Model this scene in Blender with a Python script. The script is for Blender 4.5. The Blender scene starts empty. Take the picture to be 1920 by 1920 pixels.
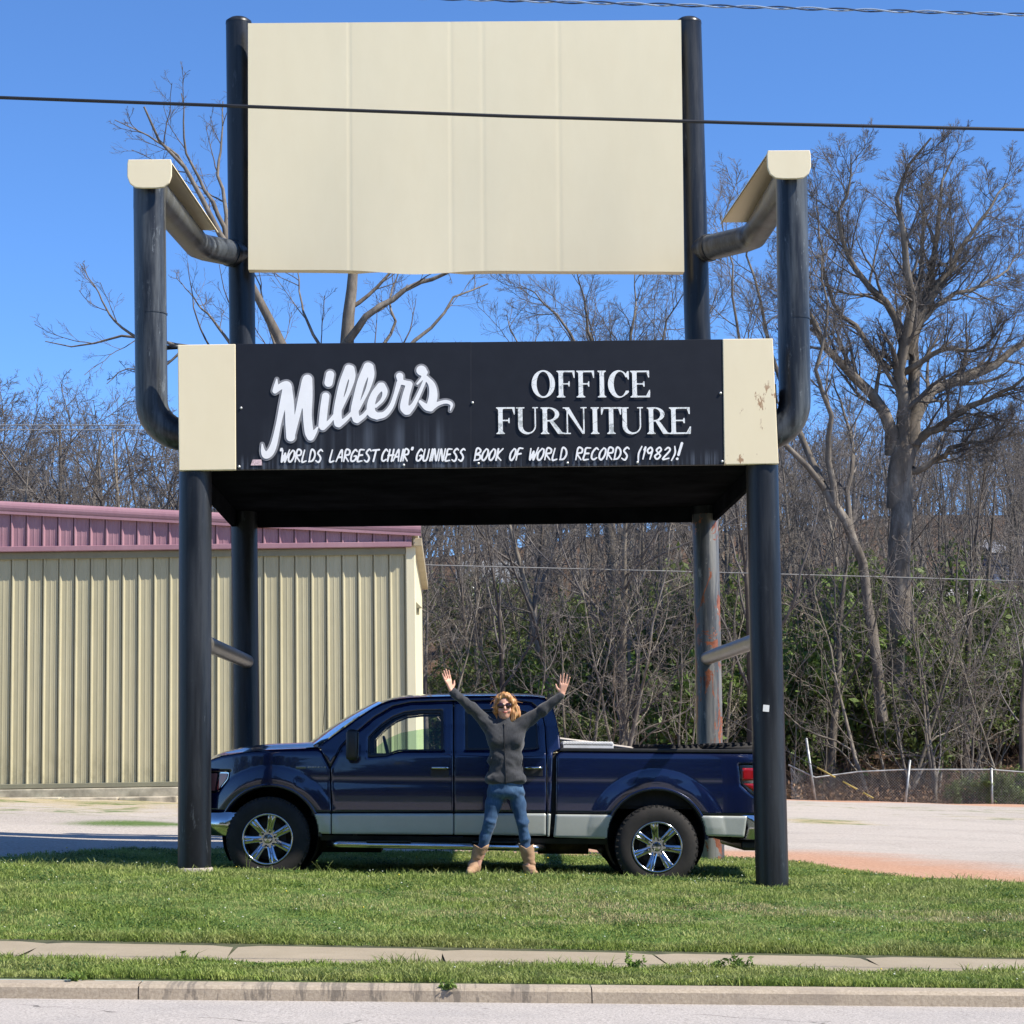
import bpy, bmesh, math, random
import numpy as np
from mathutils import Vector, Matrix, Euler, Quaternion

# ------------------------------------------------------------------ camera, sky, sun, exposure
scene = bpy.context.scene
COL = scene.collection
CAM = np.array([-0.2762, -19.460, 1.5138]); YAW, PITCH, ROLL, FPX = 0.02916, 0.11655, 0.01564, 4045.6
cy, sy, cp, sp = math.cos(YAW), math.sin(YAW), math.cos(PITCH), math.sin(PITCH)
FW = np.array([sy*cp, cy*cp, sp]); RT = np.array([cy, -sy, 0.0]); UP = np.cross(RT, FW)
cr, sr = math.cos(ROLL), math.sin(ROLL)
RT, UP = cr*RT - sr*UP, sr*RT + cr*UP
cam_data = bpy.data.cameras.new('camera'); cam = bpy.data.objects.new('camera', cam_data); COL.objects.link(cam)
cam_data.sensor_width = 36; cam_data.lens = FPX/1920*36; cam_data.clip_start = 0.1; cam_data.clip_end = 5000
cam.matrix_world = Matrix(((RT[0], UP[0], -FW[0], CAM[0]), (RT[1], UP[1], -FW[1], CAM[1]), (RT[2], UP[2], -FW[2], CAM[2]), (0, 0, 0, 1)))
scene.camera = cam
SUNV = Vector((0.816, -0.36, 1.0)).normalized()
world = bpy.data.worlds.new('World'); scene.world = world; world.use_nodes = True
wn = world.node_tree.nodes; wl = world.node_tree.links
bg = wn['Background']; sky = wn.new('ShaderNodeTexSky'); sky.sky_type = 'NISHITA'; sky.sun_disc = False
sky.sun_elevation = math.asin(SUNV.z); sky.sun_rotation = math.atan2(SUNV.x, SUNV.y)
sky.altitude = 3000; sky.air_density = 1.0; sky.dust_density = 0.0; sky.ozone_density = 10.0
hsv = wn.new('ShaderNodeHueSaturation'); hsv.inputs['Saturation'].default_value = 1.03; wl.new(sky.outputs[0], hsv.inputs['Color'])
wl.new(hsv.outputs[0], bg.inputs[0]); bg.inputs[1].default_value = 0.15
sun_d = bpy.data.lights.new('sun', 'SUN'); sun_d.energy = 5.0; sun_d.angle = math.radians(0.53); sun_d.color = (1.0, 0.93, 0.82)
sun = bpy.data.objects.new('sun', sun_d); COL.objects.link(sun); sun.rotation_euler = SUNV.to_track_quat('Z', 'Y').to_euler(); sun.location = (20, -12, 30)
scene.view_settings.view_transform = 'Standard'; scene.view_settings.look = 'None'
scene.view_settings.exposure = 0.62; scene.view_settings.gamma = 1.0
scene.cycles.max_bounces = 6; scene.cycles.transparent_max_bounces = 12
rng = random.Random(7); NR = np.random.RandomState(11)

def at(px, py, Y):
    d = FW*FPX + RT*(px-960) - UP*(py-960)
    return CAM + d*((Y-CAM[1])/d[1])

# ------------------------------------------------------------------ helpers
def tag(o, label=None, cat=None, group=None, kind=None):
    if label: o['label'] = label
    if cat: o['category'] = cat
    if group: o['group'] = group
    if kind: o['kind'] = kind
    return o
def empty(name, loc, label, cat, group=None, rot=(0, 0, 0)):
    o = bpy.data.objects.new(name, None); COL.objects.link(o); o.location = loc; o.rotation_euler = rot; o.empty_display_size = 0.2
    return tag(o, label, cat, group)
def link(me, name, mat=None, parent=None, smooth=True, auto=None):
    o = bpy.data.objects.new(name, me); COL.objects.link(o)
    if mat:
        for m in (mat if isinstance(mat, (list, tuple)) else [mat]): me.materials.append(m)
    if parent: o.parent = parent
    if smooth is not None and len(me.polygons): me.polygons.foreach_set('use_smooth', [bool(smooth)]*len(me.polygons))
    if auto: sharp(me, auto)
    return o
def sharp(me, ang):
    bm = bmesh.new(); bm.from_mesh(me); a = math.radians(ang)
    for e in bm.edges:
        if len(e.link_faces) == 2 and e.calc_face_angle(0) > a: e.smooth = False
    bm.to_mesh(me); bm.free()
def npmesh(name, V, F):
    """V (n,3); F list of (k, array) groups or one (m,k) array"""
    me = bpy.data.meshes.new(name); V = np.asarray(V, dtype=np.float32)
    if isinstance(F, np.ndarray): F = [F]
    F = [f for f in F if len(f)]
    nl = sum(f.size for f in F); nf = sum(len(f) for f in F)
    me.vertices.add(len(V)); me.vertices.foreach_set('co', V.ravel()); me.loops.add(nl); me.polygons.add(nf)
    me.loops.foreach_set('vertex_index', np.concatenate([f.ravel() for f in F]).astype(np.int32))
    st = []; s = 0
    for f in F:
        k = f.shape[1]; st.append(np.arange(len(f))*k + s); s += f.size
    me.polygons.foreach_set('loop_start', np.concatenate(st).astype(np.int32))
    me.update(calc_edges=True); me.validate()
    return me

class MB:
    def __init__(s, org=(0, 0, 0)): s.v = []; s.f = []; s.o = Vector(org)
    def add(s, vs, fs):
        b = len(s.v); s.v += [tuple(Vector(v)-s.o) for v in vs]; s.f += [tuple(i+b for i in f) for f in fs]; return s
    def box(s, c, d, rot=None):
        c = Vector(c); h = [x/2 for x in d]
        vs = [Vector((x*h[0], y*h[1], z*h[2])) for x in (-1, 1) for y in (-1, 1) for z in (-1, 1)]
        if rot: R = Euler(rot).to_matrix(); vs = [R @ v for v in vs]
        return s.add([c+v for v in vs], [(0, 1, 3, 2), (4, 6, 7, 5), (0, 4, 5, 1), (2, 3, 7, 6), (0, 2, 6, 4), (1, 5, 7, 3)])
    def tube(s, pts, r, n=16, cap=True):
        pts = [Vector(p) for p in pts]; m = len(pts)
        if not hasattr(r, '__len__'): r = [r]*m
        vs = []; prev = None
        for i, p in enumerate(pts):
            t0 = (pts[i]-pts[i-1]).normalized() if i else None; t1 = (pts[i+1]-pts[i]).normalized() if i < m-1 else None
            t = (t0+t1).normalized() if t0 is not None and t1 is not None else (t0 or t1)
            if prev is None:
                a = Vector((0, 0, 1)) if abs(t.z) < 0.9 else Vector((1, 0, 0)); u = t.cross(a).normalized()
            else: u = (prev - t*prev.dot(t)).normalized()
            prev = u; w = t.cross(u)
            k = 1.0
            for j in range(n):
                a = 2*math.pi*j/n; off = u*math.cos(a)*r[i] + w*math.sin(a)*r[i]
                if t0 is not None and t1 is not None:      # true mitre
                    c = t.dot(t0); mdir = (t0-t1)
                    if c < 0.9995 and mdir.length > 1e-6:
                        mdir.normalize(); mdir = (mdir - t*mdir.dot(t))
                        if mdir.length > 1e-6: mdir.normalize(); off = off + mdir*off.dot(mdir)*(1/max(c, .3)-1)
                vs.append(p+off)
        fs = [(i*n+j, i*n+(j+1) % n, (i+1)*n+(j+1) % n, (i+1)*n+j) for i in range(m-1) for j in range(n)]
        if cap: fs += [tuple(reversed(range(n))), tuple((m-1)*n+j for j in range(n))]
        return s.add(vs, fs)
    def lathe(s, prof, c, axis='y', n=48, close=True):
        c = Vector(c); vs = []; m = len(prof)
        for (r, h) in prof:
            for j in range(n):
                a = 2*math.pi*j/n; x, y = r*math.cos(a), r*math.sin(a)
                vs.append(c + (Vector((x, h, y)) if axis == 'y' else Vector((x, y, h)) if axis == 'z' else Vector((h, x, y))))
        fs = [(i*n+j, i*n+(j+1) % n, (i+1)*n+(j+1) % n, (i+1)*n+j) for i in range(m-1) for j in range(n)]
        return s.add(vs, fs)
    def prism(s, poly, y0, y1, plane='xz'):
        n = len(poly)
        f = (lambda a, b, y: (a, y, b)) if plane == 'xz' else (lambda a, b, y: (y, a, b)) if plane == 'yz' else (lambda a, b, y: (a, b, y))
        vs = [f(a, b, y0) for a, b in poly]+[f(a, b, y1) for a, b in poly]
        return s.add(vs, [tuple(range(n)), tuple(reversed(range(n, 2*n)))]+[(i, i+n, (i+1) % n+n, (i+1) % n) for i in range(n)])
    def grid(s, P):
        r, c = len(P), len(P[0])
        return s.add([p for row in P for p in row], [(i*c+j, i*c+j+1, (i+1)*c+j+1, (i+1)*c+j) for i in range(r-1) for j in range(c-1)])
    def build(s, name, mat, parent=None, smooth=False, bevel=0, auto=None, fix=True):
        me = bpy.data.meshes.new(name); me.from_pydata(s.v, [], s.f)
        if fix:
            bm = bmesh.new(); bm.from_mesh(me); bmesh.ops.recalc_face_normals(bm, faces=bm.faces); bm.to_mesh(me); bm.free()
        o = link(me, name, mat, parent, smooth, auto)
        if bevel:
            b = o.modifiers.new('bevel', 'BEVEL'); b.width = bevel; b.segments = 2; b.limit_method = 'ANGLE'
        return o

# ---- 2-D field meshing (marching squares) for lettering and body panels
def seg_dist(X, Y, a, b):
    ax, ay = a; bx, by = b; dx, dy = bx-ax, by-ay; L = dx*dx+dy*dy+1e-12
    t = np.clip(((X-ax)*dx+(Y-ay)*dy)/L, 0, 1); return np.hypot(X-ax-t*dx, Y-ay-t*dy), t
def poly_sdf(X, Y, poly):
    """positive inside"""
    d = np.full(X.shape, 1e9); ins = np.zeros(X.shape, bool); n = len(poly)
    for i in range(n):
        a, b = poly[i], poly[(i+1) % n]
        d = np.minimum(d, seg_dist(X, Y, a, b)[0])
        if a[1] != b[1]:
            c = ((a[1] > Y) != (b[1] > Y)) & (X < (b[0]-a[0])*(Y-a[1])/(b[1]-a[1])+a[0]); ins ^= c
    return np.where(ins, d, -d)
def catmull(P, k=8):
    P = np.array(P, float)
    if len(P) < 3: k2 = k
    Q = np.vstack([2*P[0]-P[1], P, 2*P[-1]-P[-2]]); out = []
    for i in range(1, len(Q)-2):
        for j in range(k):
            t = j/k
            out.append(.5*((2*Q[i])+(-Q[i-1]+Q[i+1])*t+(2*Q[i-1]-5*Q[i]+4*Q[i+1]-Q[i+2])*t*t+(-Q[i-1]+3*Q[i]-3*Q[i+1]+Q[i+2])*t**3))
    out.append(P[-1]); return np.array(out)
def stroke_field(F, X, Y, S, grow=0.0):
    """S (n,3): x, y, half width; updates F locally"""
    for i in range(len(S)-1):
        a, b = S[i], S[i+1]; m = max(a[2], b[2])+grow+0.03
        ix = np.where((X[0] > min(a[0], b[0])-m) & (X[0] < max(a[0], b[0])+m))[0]; iy = np.where((Y[:, 0] > min(a[1], b[1])-m) & (Y[:, 0] < max(a[1], b[1])+m))[0]
        if not len(ix) or not len(iy): continue
        sl = (slice(iy[0], iy[-1]+1), slice(ix[0], ix[-1]+1))
        d, t = seg_dist(X[sl], Y[sl], a[:2], b[:2]); F[sl] = np.maximum(F[sl], a[2]+(b[2]-a[2])*t+grow-d)
def field_mesh(F, X, Y, fn, name='panel'):
    """region F>0 of the grid as a mesh; fn(x,y,d)->(V,3)"""
    ny, nx = F.shape; F = np.where(np.abs(F) < 1e-6, 1e-6, F); ins = F > 0
    vid = -np.ones(F.shape, int); n = int(ins.sum()); vid[ins] = np.arange(n)
    vx = [X[ins]]; vy = [Y[ins]]; vd = [F[ins]]
    def cross(A, B):
        nonlocal n
        m = (F[A] > 0) != (F[B] > 0); t = F[A]/(F[A]-F[B]+1e-20); ids = -np.ones(m.shape, int); k = int(m.sum()); ids[m] = np.arange(n, n+k); n += k
        vx.append((X[A]+(X[B]-X[A])*t)[m]); vy.append((Y[A]+(Y[B]-Y[A])*t)[m]); vd.append(np.zeros(k)); return ids
    H = cross((slice(None), slice(0, -1)), (slice(None), slice(1, None))); V = cross((slice(0, -1), slice(None)), (slice(1, None), slice(None)))
    c = [ins[:-1, :-1], ins[:-1, 1:], ins[1:, 1:], ins[1:, :-1]]
    ci = [vid[:-1, :-1], vid[:-1, 1:], vid[1:, 1:], vid[1:, :-1]]
    ei = [H[:-1, :], V[:, 1:], H[1:, :], V[:, :-1]]
    code = sum(c[i].astype(int) << i for i in range(4)); faces = {}
    for k in range(1, 16):
        m = code == k
        if not m.any(): continue
        seqs = []
        if k in (5, 10):
            for i in range(4):
                if (k >> i) & 1: seqs.append([ei[(i+3) % 4], ci[i], ei[i]])
        else:
            s_ = []
            for i in range(4):
                a, b = (k >> i) & 1, (k >> ((i+1) % 4)) & 1
                if a: s_.append(ci[i])
                if a != b: s_.append(ei[i])
            seqs.append(s_)
        for s_ in seqs:
            f = np.stack([q[m] for q in s_], 1); faces.setdefault(f.shape[1], []).append(f)
    x = np.concatenate(vx); y = np.concatenate(vy); d = np.concatenate(vd)
    return npmesh(name, fn(x, y, d), [np.concatenate(v) for v in faces.values()])

# ---- 3-D field meshing (surface nets) for organic shapes
class Vox:
    def __init__(s, lo, hi, h):
        s.lo = np.array(lo, float); s.h = h; s.n = np.ceil((np.array(hi)-s.lo)/h).astype(int)+1
        s.F = np.full(s.n, 1.0, np.float32); s.ax = [s.lo[i]+np.arange(s.n[i])*h for i in range(3)]
    def _sl(s, lo, hi):
        a = np.clip(np.floor((np.array(lo)-s.lo)/s.h).astype(int), 0, s.n); b = np.clip(np.ceil((np.array(hi)-s.lo)/s.h).astype(int)+1, 0, s.n)
        sl = tuple(slice(a[i], b[i]) for i in range(3)); g = np.meshgrid(*[s.ax[i][sl[i]] for i in range(3)], indexing='ij'); return sl, g
    def _mix(s, sl, d, k, sub=False):
        f = s.F[sl]
        if sub: s.F[sl] = np.maximum(f, -d); return
        if k > 0: h = np.maximum(k-np.abs(f-d), 0)/k; s.F[sl] = np.minimum(f, d)-h*h*k*.25
        else: s.F[sl] = np.minimum(f, d)
    def cap(s, a, b, ra, rb, k=.02, sub=False, fl=1.0, ax=1):
        a = np.array(a, float); b = np.array(b, float); m = max(ra, rb)+k+2*s.h; sl, g = s._sl(np.minimum(a, b)-m, np.maximum(a, b)+m)
        if 0 in s.F[sl].shape: return s
        ab = b-a; L = ab@ab+1e-12; t = np.clip(sum((g[i]-a[i])*ab[i] for i in range(3))/L, 0, 1)
        q = [(g[i]-a[i]-t*ab[i]) for i in range(3)]; q[ax] = q[ax]/fl
        d = np.sqrt(sum(x*x for x in q))-(ra+(rb-ra)*t); s._mix(sl, d, k, sub); return s
    def ell(s, c, r, k=.02, rot=None, sub=False):
        c = np.array(c, float); r = np.array(r, float); m = r.max()+k+2*s.h; sl, g = s._sl(c-m, c+m)
        if 0 in s.F[sl].shape: return s
        q = [g[i]-c[i] for i in range(3)]
        if rot is not None:
            R = np.array(Euler(rot).to_matrix()).T; q = [sum(R[i, j]*q[j] for j in range(3)) for i in range(3)]
        k0 = np.sqrt(sum((q[i]/r[i])**2 for i in range(3))); k1 = np.sqrt(sum((q[i]/r[i]**2)**2 for i in range(3)))+1e-9
        s._mix(sl, k0*(k0-1)/k1, k, sub); return s
    def path(s, pts, k=.02, fl=1.0):
        for i in range(len(pts)-1): s.cap(pts[i][:3], pts[i+1][:3], pts[i][3], pts[i+1][3], k, fl=fl)
        return s
    def noise(s, fn): g = np.meshgrid(*s.ax, indexing='ij'); m = np.abs(s.F) < .06; s.F[m] += fn(g[0][m], g[1][m], g[2][m]).astype(np.float32)
    def mesh(s, name):
        F = s.F.copy(); F[[0, -1]] = 1; F[:, [0, -1]] = 1; F[:, :, [0, -1]] = 1
        ins = F < 0; nx, ny, nz = F.shape; S = np.zeros((nx-1, ny-1, nz-1, 3)); C = np.zeros((nx-1, ny-1, nz-1))
        def sl(o, n): return slice(o, n-1+o)
        for ax in range(3):
            for u in (0, 1):
                for v in (0, 1):
                    o = [0, 0, 0]; oth = [i for i in range(3) if i != ax]; o[oth[0]] = u; o[oth[1]] = v; p = list(o); p[ax] = 1
                    A = F[sl(o[0], nx), sl(o[1], ny), sl(o[2], nz)]; B = F[sl(p[0], nx), sl(p[1], ny), sl(p[2], nz)]
                    m = (A < 0) != (B < 0); t = np.where(m, A/(A-B+1e-20), 0)
                    for i in range(3): S[..., i] += m*(t if i == ax else o[i])
                    C += m
        m = C > 0; idx = -np.ones(C.shape, int); idx[m] = np.arange(m.sum())
        I = np.argwhere(m); V = s.lo+s.h*(I+S[m]/C[m][:, None]); Q = []
        for ax in range(3):
            u, v = [(1, 2), (2, 0), (0, 1)][ax]
            a = [slice(1, -1)]*3; a[ax] = slice(0, -1); b = [slice(1, -1)]*3; b[ax] = slice(1, None)
            A = ins[tuple(a)]; B = ins[tuple(b)]; E = np.argwhere(A != B)
            if not len(E): continue
            fl = A[tuple(E.T)]; G = E+1; G[:, ax] -= 1
            def cell(du, dv): K = G.copy(); K[:, u] += du; K[:, v] += dv; return idx[tuple(K.T)]
            q = np.stack([cell(-1, -1), cell(0, -1), cell(0, 0), cell(-1, 0)], 1); q[~fl] = q[~fl][:, ::-1]; Q.append(q)
        return npmesh(name, V, np.concatenate(Q))

# ------------------------------------------------------------------ materials
def hexc(r, g, b): return tuple((c/255/12.92 if c/255 <= .04045 else ((c/255+.055)/1.055)**2.4) for c in (r, g, b))
class Mat:
    def __init__(s, name, coord='Object'):
        s.m = bpy.data.materials.new(name); s.m.use_nodes = True; s.n = s.m.node_tree.nodes; s.l = s.m.node_tree.links
        s.p = s.n['Principled BSDF']; s.tc = s.n.new('ShaderNodeTexCoord'); s.co = s.tc.outputs[coord]; s.bumps = None
    def new(s, t, **k):
        n = s.n.new('ShaderNode'+t)
        for a, b in k.items(): setattr(n, a, b)
        return n
    def geo(s): g = s.new('NewGeometry'); return g.outputs['Position']
    def noise(s, scale, detail=4, rough=.6, stretch=(1, 1, 1), co=None, dist=0):
        mp = s.new('Mapping'); mp.inputs['Scale'].default_value = stretch; s.l.new(co or s.co, mp.inputs[0])
        n = s.new('TexNoise'); n.inputs['Scale'].default_value = scale; n.inputs['Detail'].default_value = detail; n.inputs['Roughness'].default_value = rough
        n.inputs['Distortion'].default_value = dist; s.l.new(mp.outputs[0], n.inputs['Vector']); return n.outputs['Fac']
    def ramp(s, fac, stops, interp='LINEAR'):
        r = s.new('ValToRGB'); r.color_ramp.interpolation = interp; e = r.color_ramp.elements
        while len(e) < len(stops): e.new(.5)
        for i, (p, c) in enumerate(stops): e[i].position = p; e[i].color = (*c, 1) if len(c) == 3 else c
        s.l.new(fac, r.inputs[0]); return r.outputs[0]
    def step(s, fac, a, b):
        r = s.new('MapRange', interpolation_type='SMOOTHSTEP'); r.inputs[1].default_value = a; r.inputs[2].default_value = b; s.l.new(fac, r.inputs[0]); return r.outputs[0]
    def mix(s, fac, a, b, mode='MIX'):
        r = s.new('MixRGB', blend_type=mode)
        for i, v in ((0, fac), (1, a), (2, b)):
            if isinstance(v, (int, float)): r.inputs[i].default_value = v
            elif isinstance(v, tuple): r.inputs[i].default_value = (*v, 1)
            else: s.l.new(v, r.inputs[i])
        return r.outputs[0]
    def math(s, op, a, b=0.0):
        r = s.new('Math', operation=op)
        for i, v in ((0, a), (1, b)):
            if isinstance(v, (int, float)): r.inputs[i].default_value = v
            else: s.l.new(v, r.inputs[i])
        return r.outputs[0]
    def col(s, v):
        if isinstance(v, tuple): s.p.inputs['Base Color'].default_value = (*v, 1)
        else: s.l.new(v, s.p.inputs['Base Color'])
        return s
    def set(s, **k):
        names = dict(rough='Roughness', metal='Metallic', coat='Coat Weight', coatr='Coat Roughness', spec='Specular IOR Level', alpha='Alpha', trans='Transmission Weight', ior='IOR', sheen='Sheen Weight')
        for a, v in k.items():
            i = s.p.inputs[names[a]]
            if isinstance(v, (int, float)): i.default_value = v
            else: s.l.new(v, i)
        return s
    def bump(s, h, strength=.3, dist=.02):
        b = s.new('Bump'); b.inputs['Strength'].default_value = strength; b.inputs['Distance'].default_value = dist; s.l.new(h, b.inputs['Height'])
        if s.bumps is not None: s.l.new(s.bumps, b.inputs['Normal'])
        s.bumps = b.outputs[0]; s.l.new(s.bumps, s.p.inputs['Normal']); return s
def simple(name, col, rough=.5, metal=0, var=.12, scale=6, bump=0, coat=0, stretch=(1, 1, 1), spec=.5):
    m = Mat(name); f = m.noise(scale, 5, .6, stretch)
    d = tuple(max(0, c*(1-var*1.6)) for c in col); l = tuple(min(1, c*(1+var)) for c in col)
    m.col(m.ramp(f, [(.3, d), (.7, l)])).set(rough=rough, metal=metal, coat=coat, coatr=.05, spec=spec)
    if bump: m.bump(f, bump, .02)
    return m.m

_lat = np.random.RandomState(3).uniform(-1, 1, (32, 32, 32))
def vnoise(x, y, z, sc, sx=1, sy=1, sz=1):
    p = [np.asarray(v, float)*sc*k for v, k in ((x, sx), (y, sy), (z, sz))]; i = [np.floor(v).astype(int) for v in p]; f = [v-w for v, w in zip(p, i)]; f = [t*t*(3-2*t) for t in f]; r = 0
    for a in (0, 1):
        for b in (0, 1):
            for c in (0, 1):
                w = (f[0] if a else 1-f[0])*(f[1] if b else 1-f[1])*(f[2] if c else 1-f[2]); r = r+w*_lat[(i[0]+a) % 32, (i[1]+b) % 32, (i[2]+c) % 32]
    return r
# ------------------------------------------------------------------ ground, road, kerb, pavement
PY = np.array([-200, -22, -5.3, -5.15, -4.4, -3.04, -3.0, -2.4, -1.6, -0.8, 0, .4, 1.1, 2, 5, 20, 35, 37.5, 41, 46, 52, 60, 80, 110, 160, 220, 420, 1500])
PZ = np.array([0.0, 0.0, 0.085, .10, .135, .145, .17, .27, .385, .47, .513, .505, .457, .452, .54, .70, .83, .86, .55, .75, 1.7, 3.2, 6.2, 10.2, 17.5, 26, 38, 42])
def gz(X, Y):
    s = np.interp(Y, [-6, -3, 0, 1, 5, 12], [.027, .036, .0416, .031, .036, .0416])
    Xc = np.where(np.abs(X) > 20, np.sign(X)*(20+np.tanh((np.abs(X)-20)/15)*12), X)
    z = np.interp(Y, PY, PZ) - s*Xc
    z = z + np.clip((Y-90)/110, 0, 1)*np.clip((X-8)*.10, -2, 5)
    z = z + np.where(Y > 40, (np.sin(X*.21+1)*np.cos(Y*.17)*.35+np.sin(X*.05+.6)*1.2)*np.clip((Y-40)/20, 0, 1), 0)
    return z + np.where((Y > -2.9) & (Y < 45), .012*np.sin(X*1.7+Y*.9)+.01*np.sin(X*.7-Y*2.1), 0)
def hit(px, py):
    d = FW*FPX + RT*(px-960) - UP*(py-960); t = 0.002
    for i in range(4000):
        P = CAM+d*t
        if P[2] < gz(P[0], P[1]): return P
        t += .02/np.linalg.norm(d)*(1+i*.004)
    return P
EDGE = [hit(*q) for q in ((0, 1610), (96, 1606), (250, 1593), (330, 1590), (640, 1597), (870, 1602), (1100, 1604), (1340, 1602), (1470, 1608), (1560, 1632), (1660, 1648), (1785, 1670), (1920, 1685))]
EX = np.array([-60, -9]+[p[0] for p in EDGE]+[9, 60]); EY = np.array([EDGE[0][1]-.3, EDGE[0][1]]+[p[1] for p in EDGE]+[EDGE[-1][1]-.9, -2.0])
EX = np.array([-60, -9, -5.5, -4.4, -3.6, -2.6, -1.0, 1.0, 2.4, 3.1, 3.6, 4.1, 4.8, 6.0, 8.0, 12.0, 60.0]); EY = np.array([2.4, 2.7, 2.8, 3.3, 4.5, 4.9, 4.8, 4.9, 5.3, 5.0, 3.8, 2.5, 1.5, .95, .6, .45, .3])
def wob(X, Y): return .12*np.sin(X*3.1+1.3)+.08*np.sin(X*7.7)+.05*np.sin(X*17+Y)
def lawnw(X, Y): return np.interp(X, EX, EY)+wob(X, Y)-Y        # >0 on the lawn
BY, BX = 21.6, at(776, 1200, 21.6)[0]                            # building front plane and right corner
def ground_mesh():
    xs = np.concatenate([np.arange(-400, -60, 20), np.arange(-60, -14, 1.5), np.arange(-14, 16, .16), np.arange(16, 60, 1.5), np.arange(60, 401, 20)])
    ys = np.concatenate([[-3.04, -3.0], np.arange(-2.9, 9, .12), np.arange(9, 60, .45), np.arange(60, 200, 4), np.arange(200, 1200, 50)])
    X, Y = np.meshgrid(xs, ys); Z = gz(X, Y); V = np.stack([X, Y, Z], -1).reshape(-1, 3); r, c = X.shape
    i = np.arange(r*c).reshape(r, c); F = np.stack([i[:-1, :-1], i[:-1, 1:], i[1:, 1:], i[1:, :-1]], -1).reshape(-1, 4)
    me = npmesh('ground', V, F)
    L = lawnw(X, Y); lawn = np.clip(.5+L*2.2, 0, 1)
    Dn = np.full(X.shape, 99.0); nb = (X > -12) & (X < 20) & (Y < 20)
    for i_ in range(1, len(EX)-1): Dn[nb] = np.minimum(Dn[nb], seg_dist(X[nb], Y[nb], (EX[i_], EY[i_]), (EX[i_+1], EY[i_+1]))[0])
    Dn = np.where(L > 0, -Dn, Dn)
    dirt = .98*np.clip(1-np.abs(Dn-.9)/2.4, 0, 1)*np.clip((X+.5)/2.5, 0, 1)*(Dn > -.3)+.55*np.exp(-((L+.4)/.4)**2)*np.clip((X+2)/2, 0, 1)
    berm = 1.3*np.exp(-((Y-36.9)/1.3)**2)
    nearb = np.clip(1-(BY-Y-7)/5.5, 0, 1)*(Y < BY+.5)*np.clip((BX+3-X)/3, 0, 1)*(Y > 5)*np.clip(1-(BY-Y)/16, .55, 1)
    green = nearb*.75+np.exp(-((Y-31)/4.0)**2)*.36+.75*np.exp(-((X-6.3)/1.3)**2-((Y-19)/2.2)**2)+.5*np.exp(-((X-11)/2.5)**2-((Y-24)/2.0)**2)
    litter = np.clip((Y-38)/1.2, 0, 1)
    lawn = np.maximum(lawn, .62*np.exp(-((X+4.6)/1.9)**2-((Y-10.5)/2.2)**2)+.5*np.exp(-((Y-19.6)/1.0)**2)*(X < BX+1)*np.clip((X+12)/5, 0, 1))
    C = np.stack([np.clip(lawn, 0, 1), np.clip(dirt+berm*.9, 0, 1), litter, green], -1).reshape(-1, 4).astype(np.float32)
    a = me.color_attributes.new('mask', 'FLOAT_COLOR', 'POINT'); a.data.foreach_set('color', C.ravel()); return me
m = Mat('ground_soil'); co = m.geo()
at_ = m.new('VertexColor', layer_name='mask'); sep = m.new('SeparateColor'); m.l.new(at_.outputs[0], sep.inputs[0])
n1 = m.noise(1.3, 6, .65, co=co); n2 = m.noise(28, 5, .7, co=co); n3 = m.noise(5.5, 5, .6, co=co); n4 = m.noise(24, 5, .85, co=co)
grav = m.ramp(n4, [(.32, (.12, .10, .08)), (.47, (.37, .325, .27)), (.66, (.62, .56, .475))])
n5 = m.noise(.55, 6, .7, (.35, 1, 1), co=co); grav = m.mix(m.math('MULTIPLY', m.step(n5, .42, .60), .75), grav, m.ramp(n2, [(.35, (.20, .17, .135)), (.65, (.40, .35, .295))]))
grav = m.mix(m.math('MULTIPLY', m.step(n1, .42, .68), .6), grav, (.42, .36, .30), 'MIX'); grav = m.mix(.35, grav, m.ramp(n2, [(.3, (.3, .26, .23)), (.7, (.72, .67, .63))]))
dirtc = m.ramp(n2, [(.3, (.36, .19, .115)), (.7, (.56, .35, .24))])
grass = m.ramp(n3, [(.3, (.06, .11, .025)), (.55, (.10, .165, .04)), (.75, (.19, .20, .08))])
dead = m.ramp(n2, [(.3, (.26, .21, .11)), (.65, (.52, .43, .27))])
litc = m.ramp(m.noise(16, 6, .75, co=co), [(.3, (.03, .021, .015)), (.5, (.10, .062, .038)), (.68, (.22, .14, .085)), (.8, (.33, .25, .18))])
def thr(v, lo=.35, hi=.65, amt=.5, nz=n3):
    q = m.math('ADD', v, m.math('MULTIPLY', m.math('SUBTRACT', nz, .5), amt)); return m.step(q, lo, hi)
c = m.mix(thr(sep.outputs[1], .15, .95, .75, m.noise(2.1, 6, .75, (.5, 1, 1), co=co)), grav, dirtc)
c = m.mix(thr(at_.outputs[1], .25, .75, 1.4, n1), c, m.mix(m.step(n1, .50, .62), dead, grass))
c = m.mix(thr(sep.outputs[0], .42, .58, .5, n2), c, grass)
c = m.mix(thr(sep.outputs[2], .4, .6, .6, n1), c, litc)
m.col(c).set(rough=.95, spec=.2).bump(n2, .6, .03).bump(n4, .5, .01)
tag(link(ground_mesh(), 'ground', m.m), kind='structure')

def strip(name, y0, y1, x0, x1, mat, dz=0, ny=2, step=2.0, prof=None):
    xs = np.arange(x0, x1+.01, step); P = []
    ys = np.linspace(y0, y1, ny) if prof is None else [p[0] for p in prof]
    for k, y in enumerate(ys):
        P.append([(x, y, float(gz(x, y) if prof is None else -.027*x+prof[k][1])+dz) for x in xs])
    g = MB(); g.grid(P); return tag(g.build(name, mat, smooth=False, fix=False), kind='structure')
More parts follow.
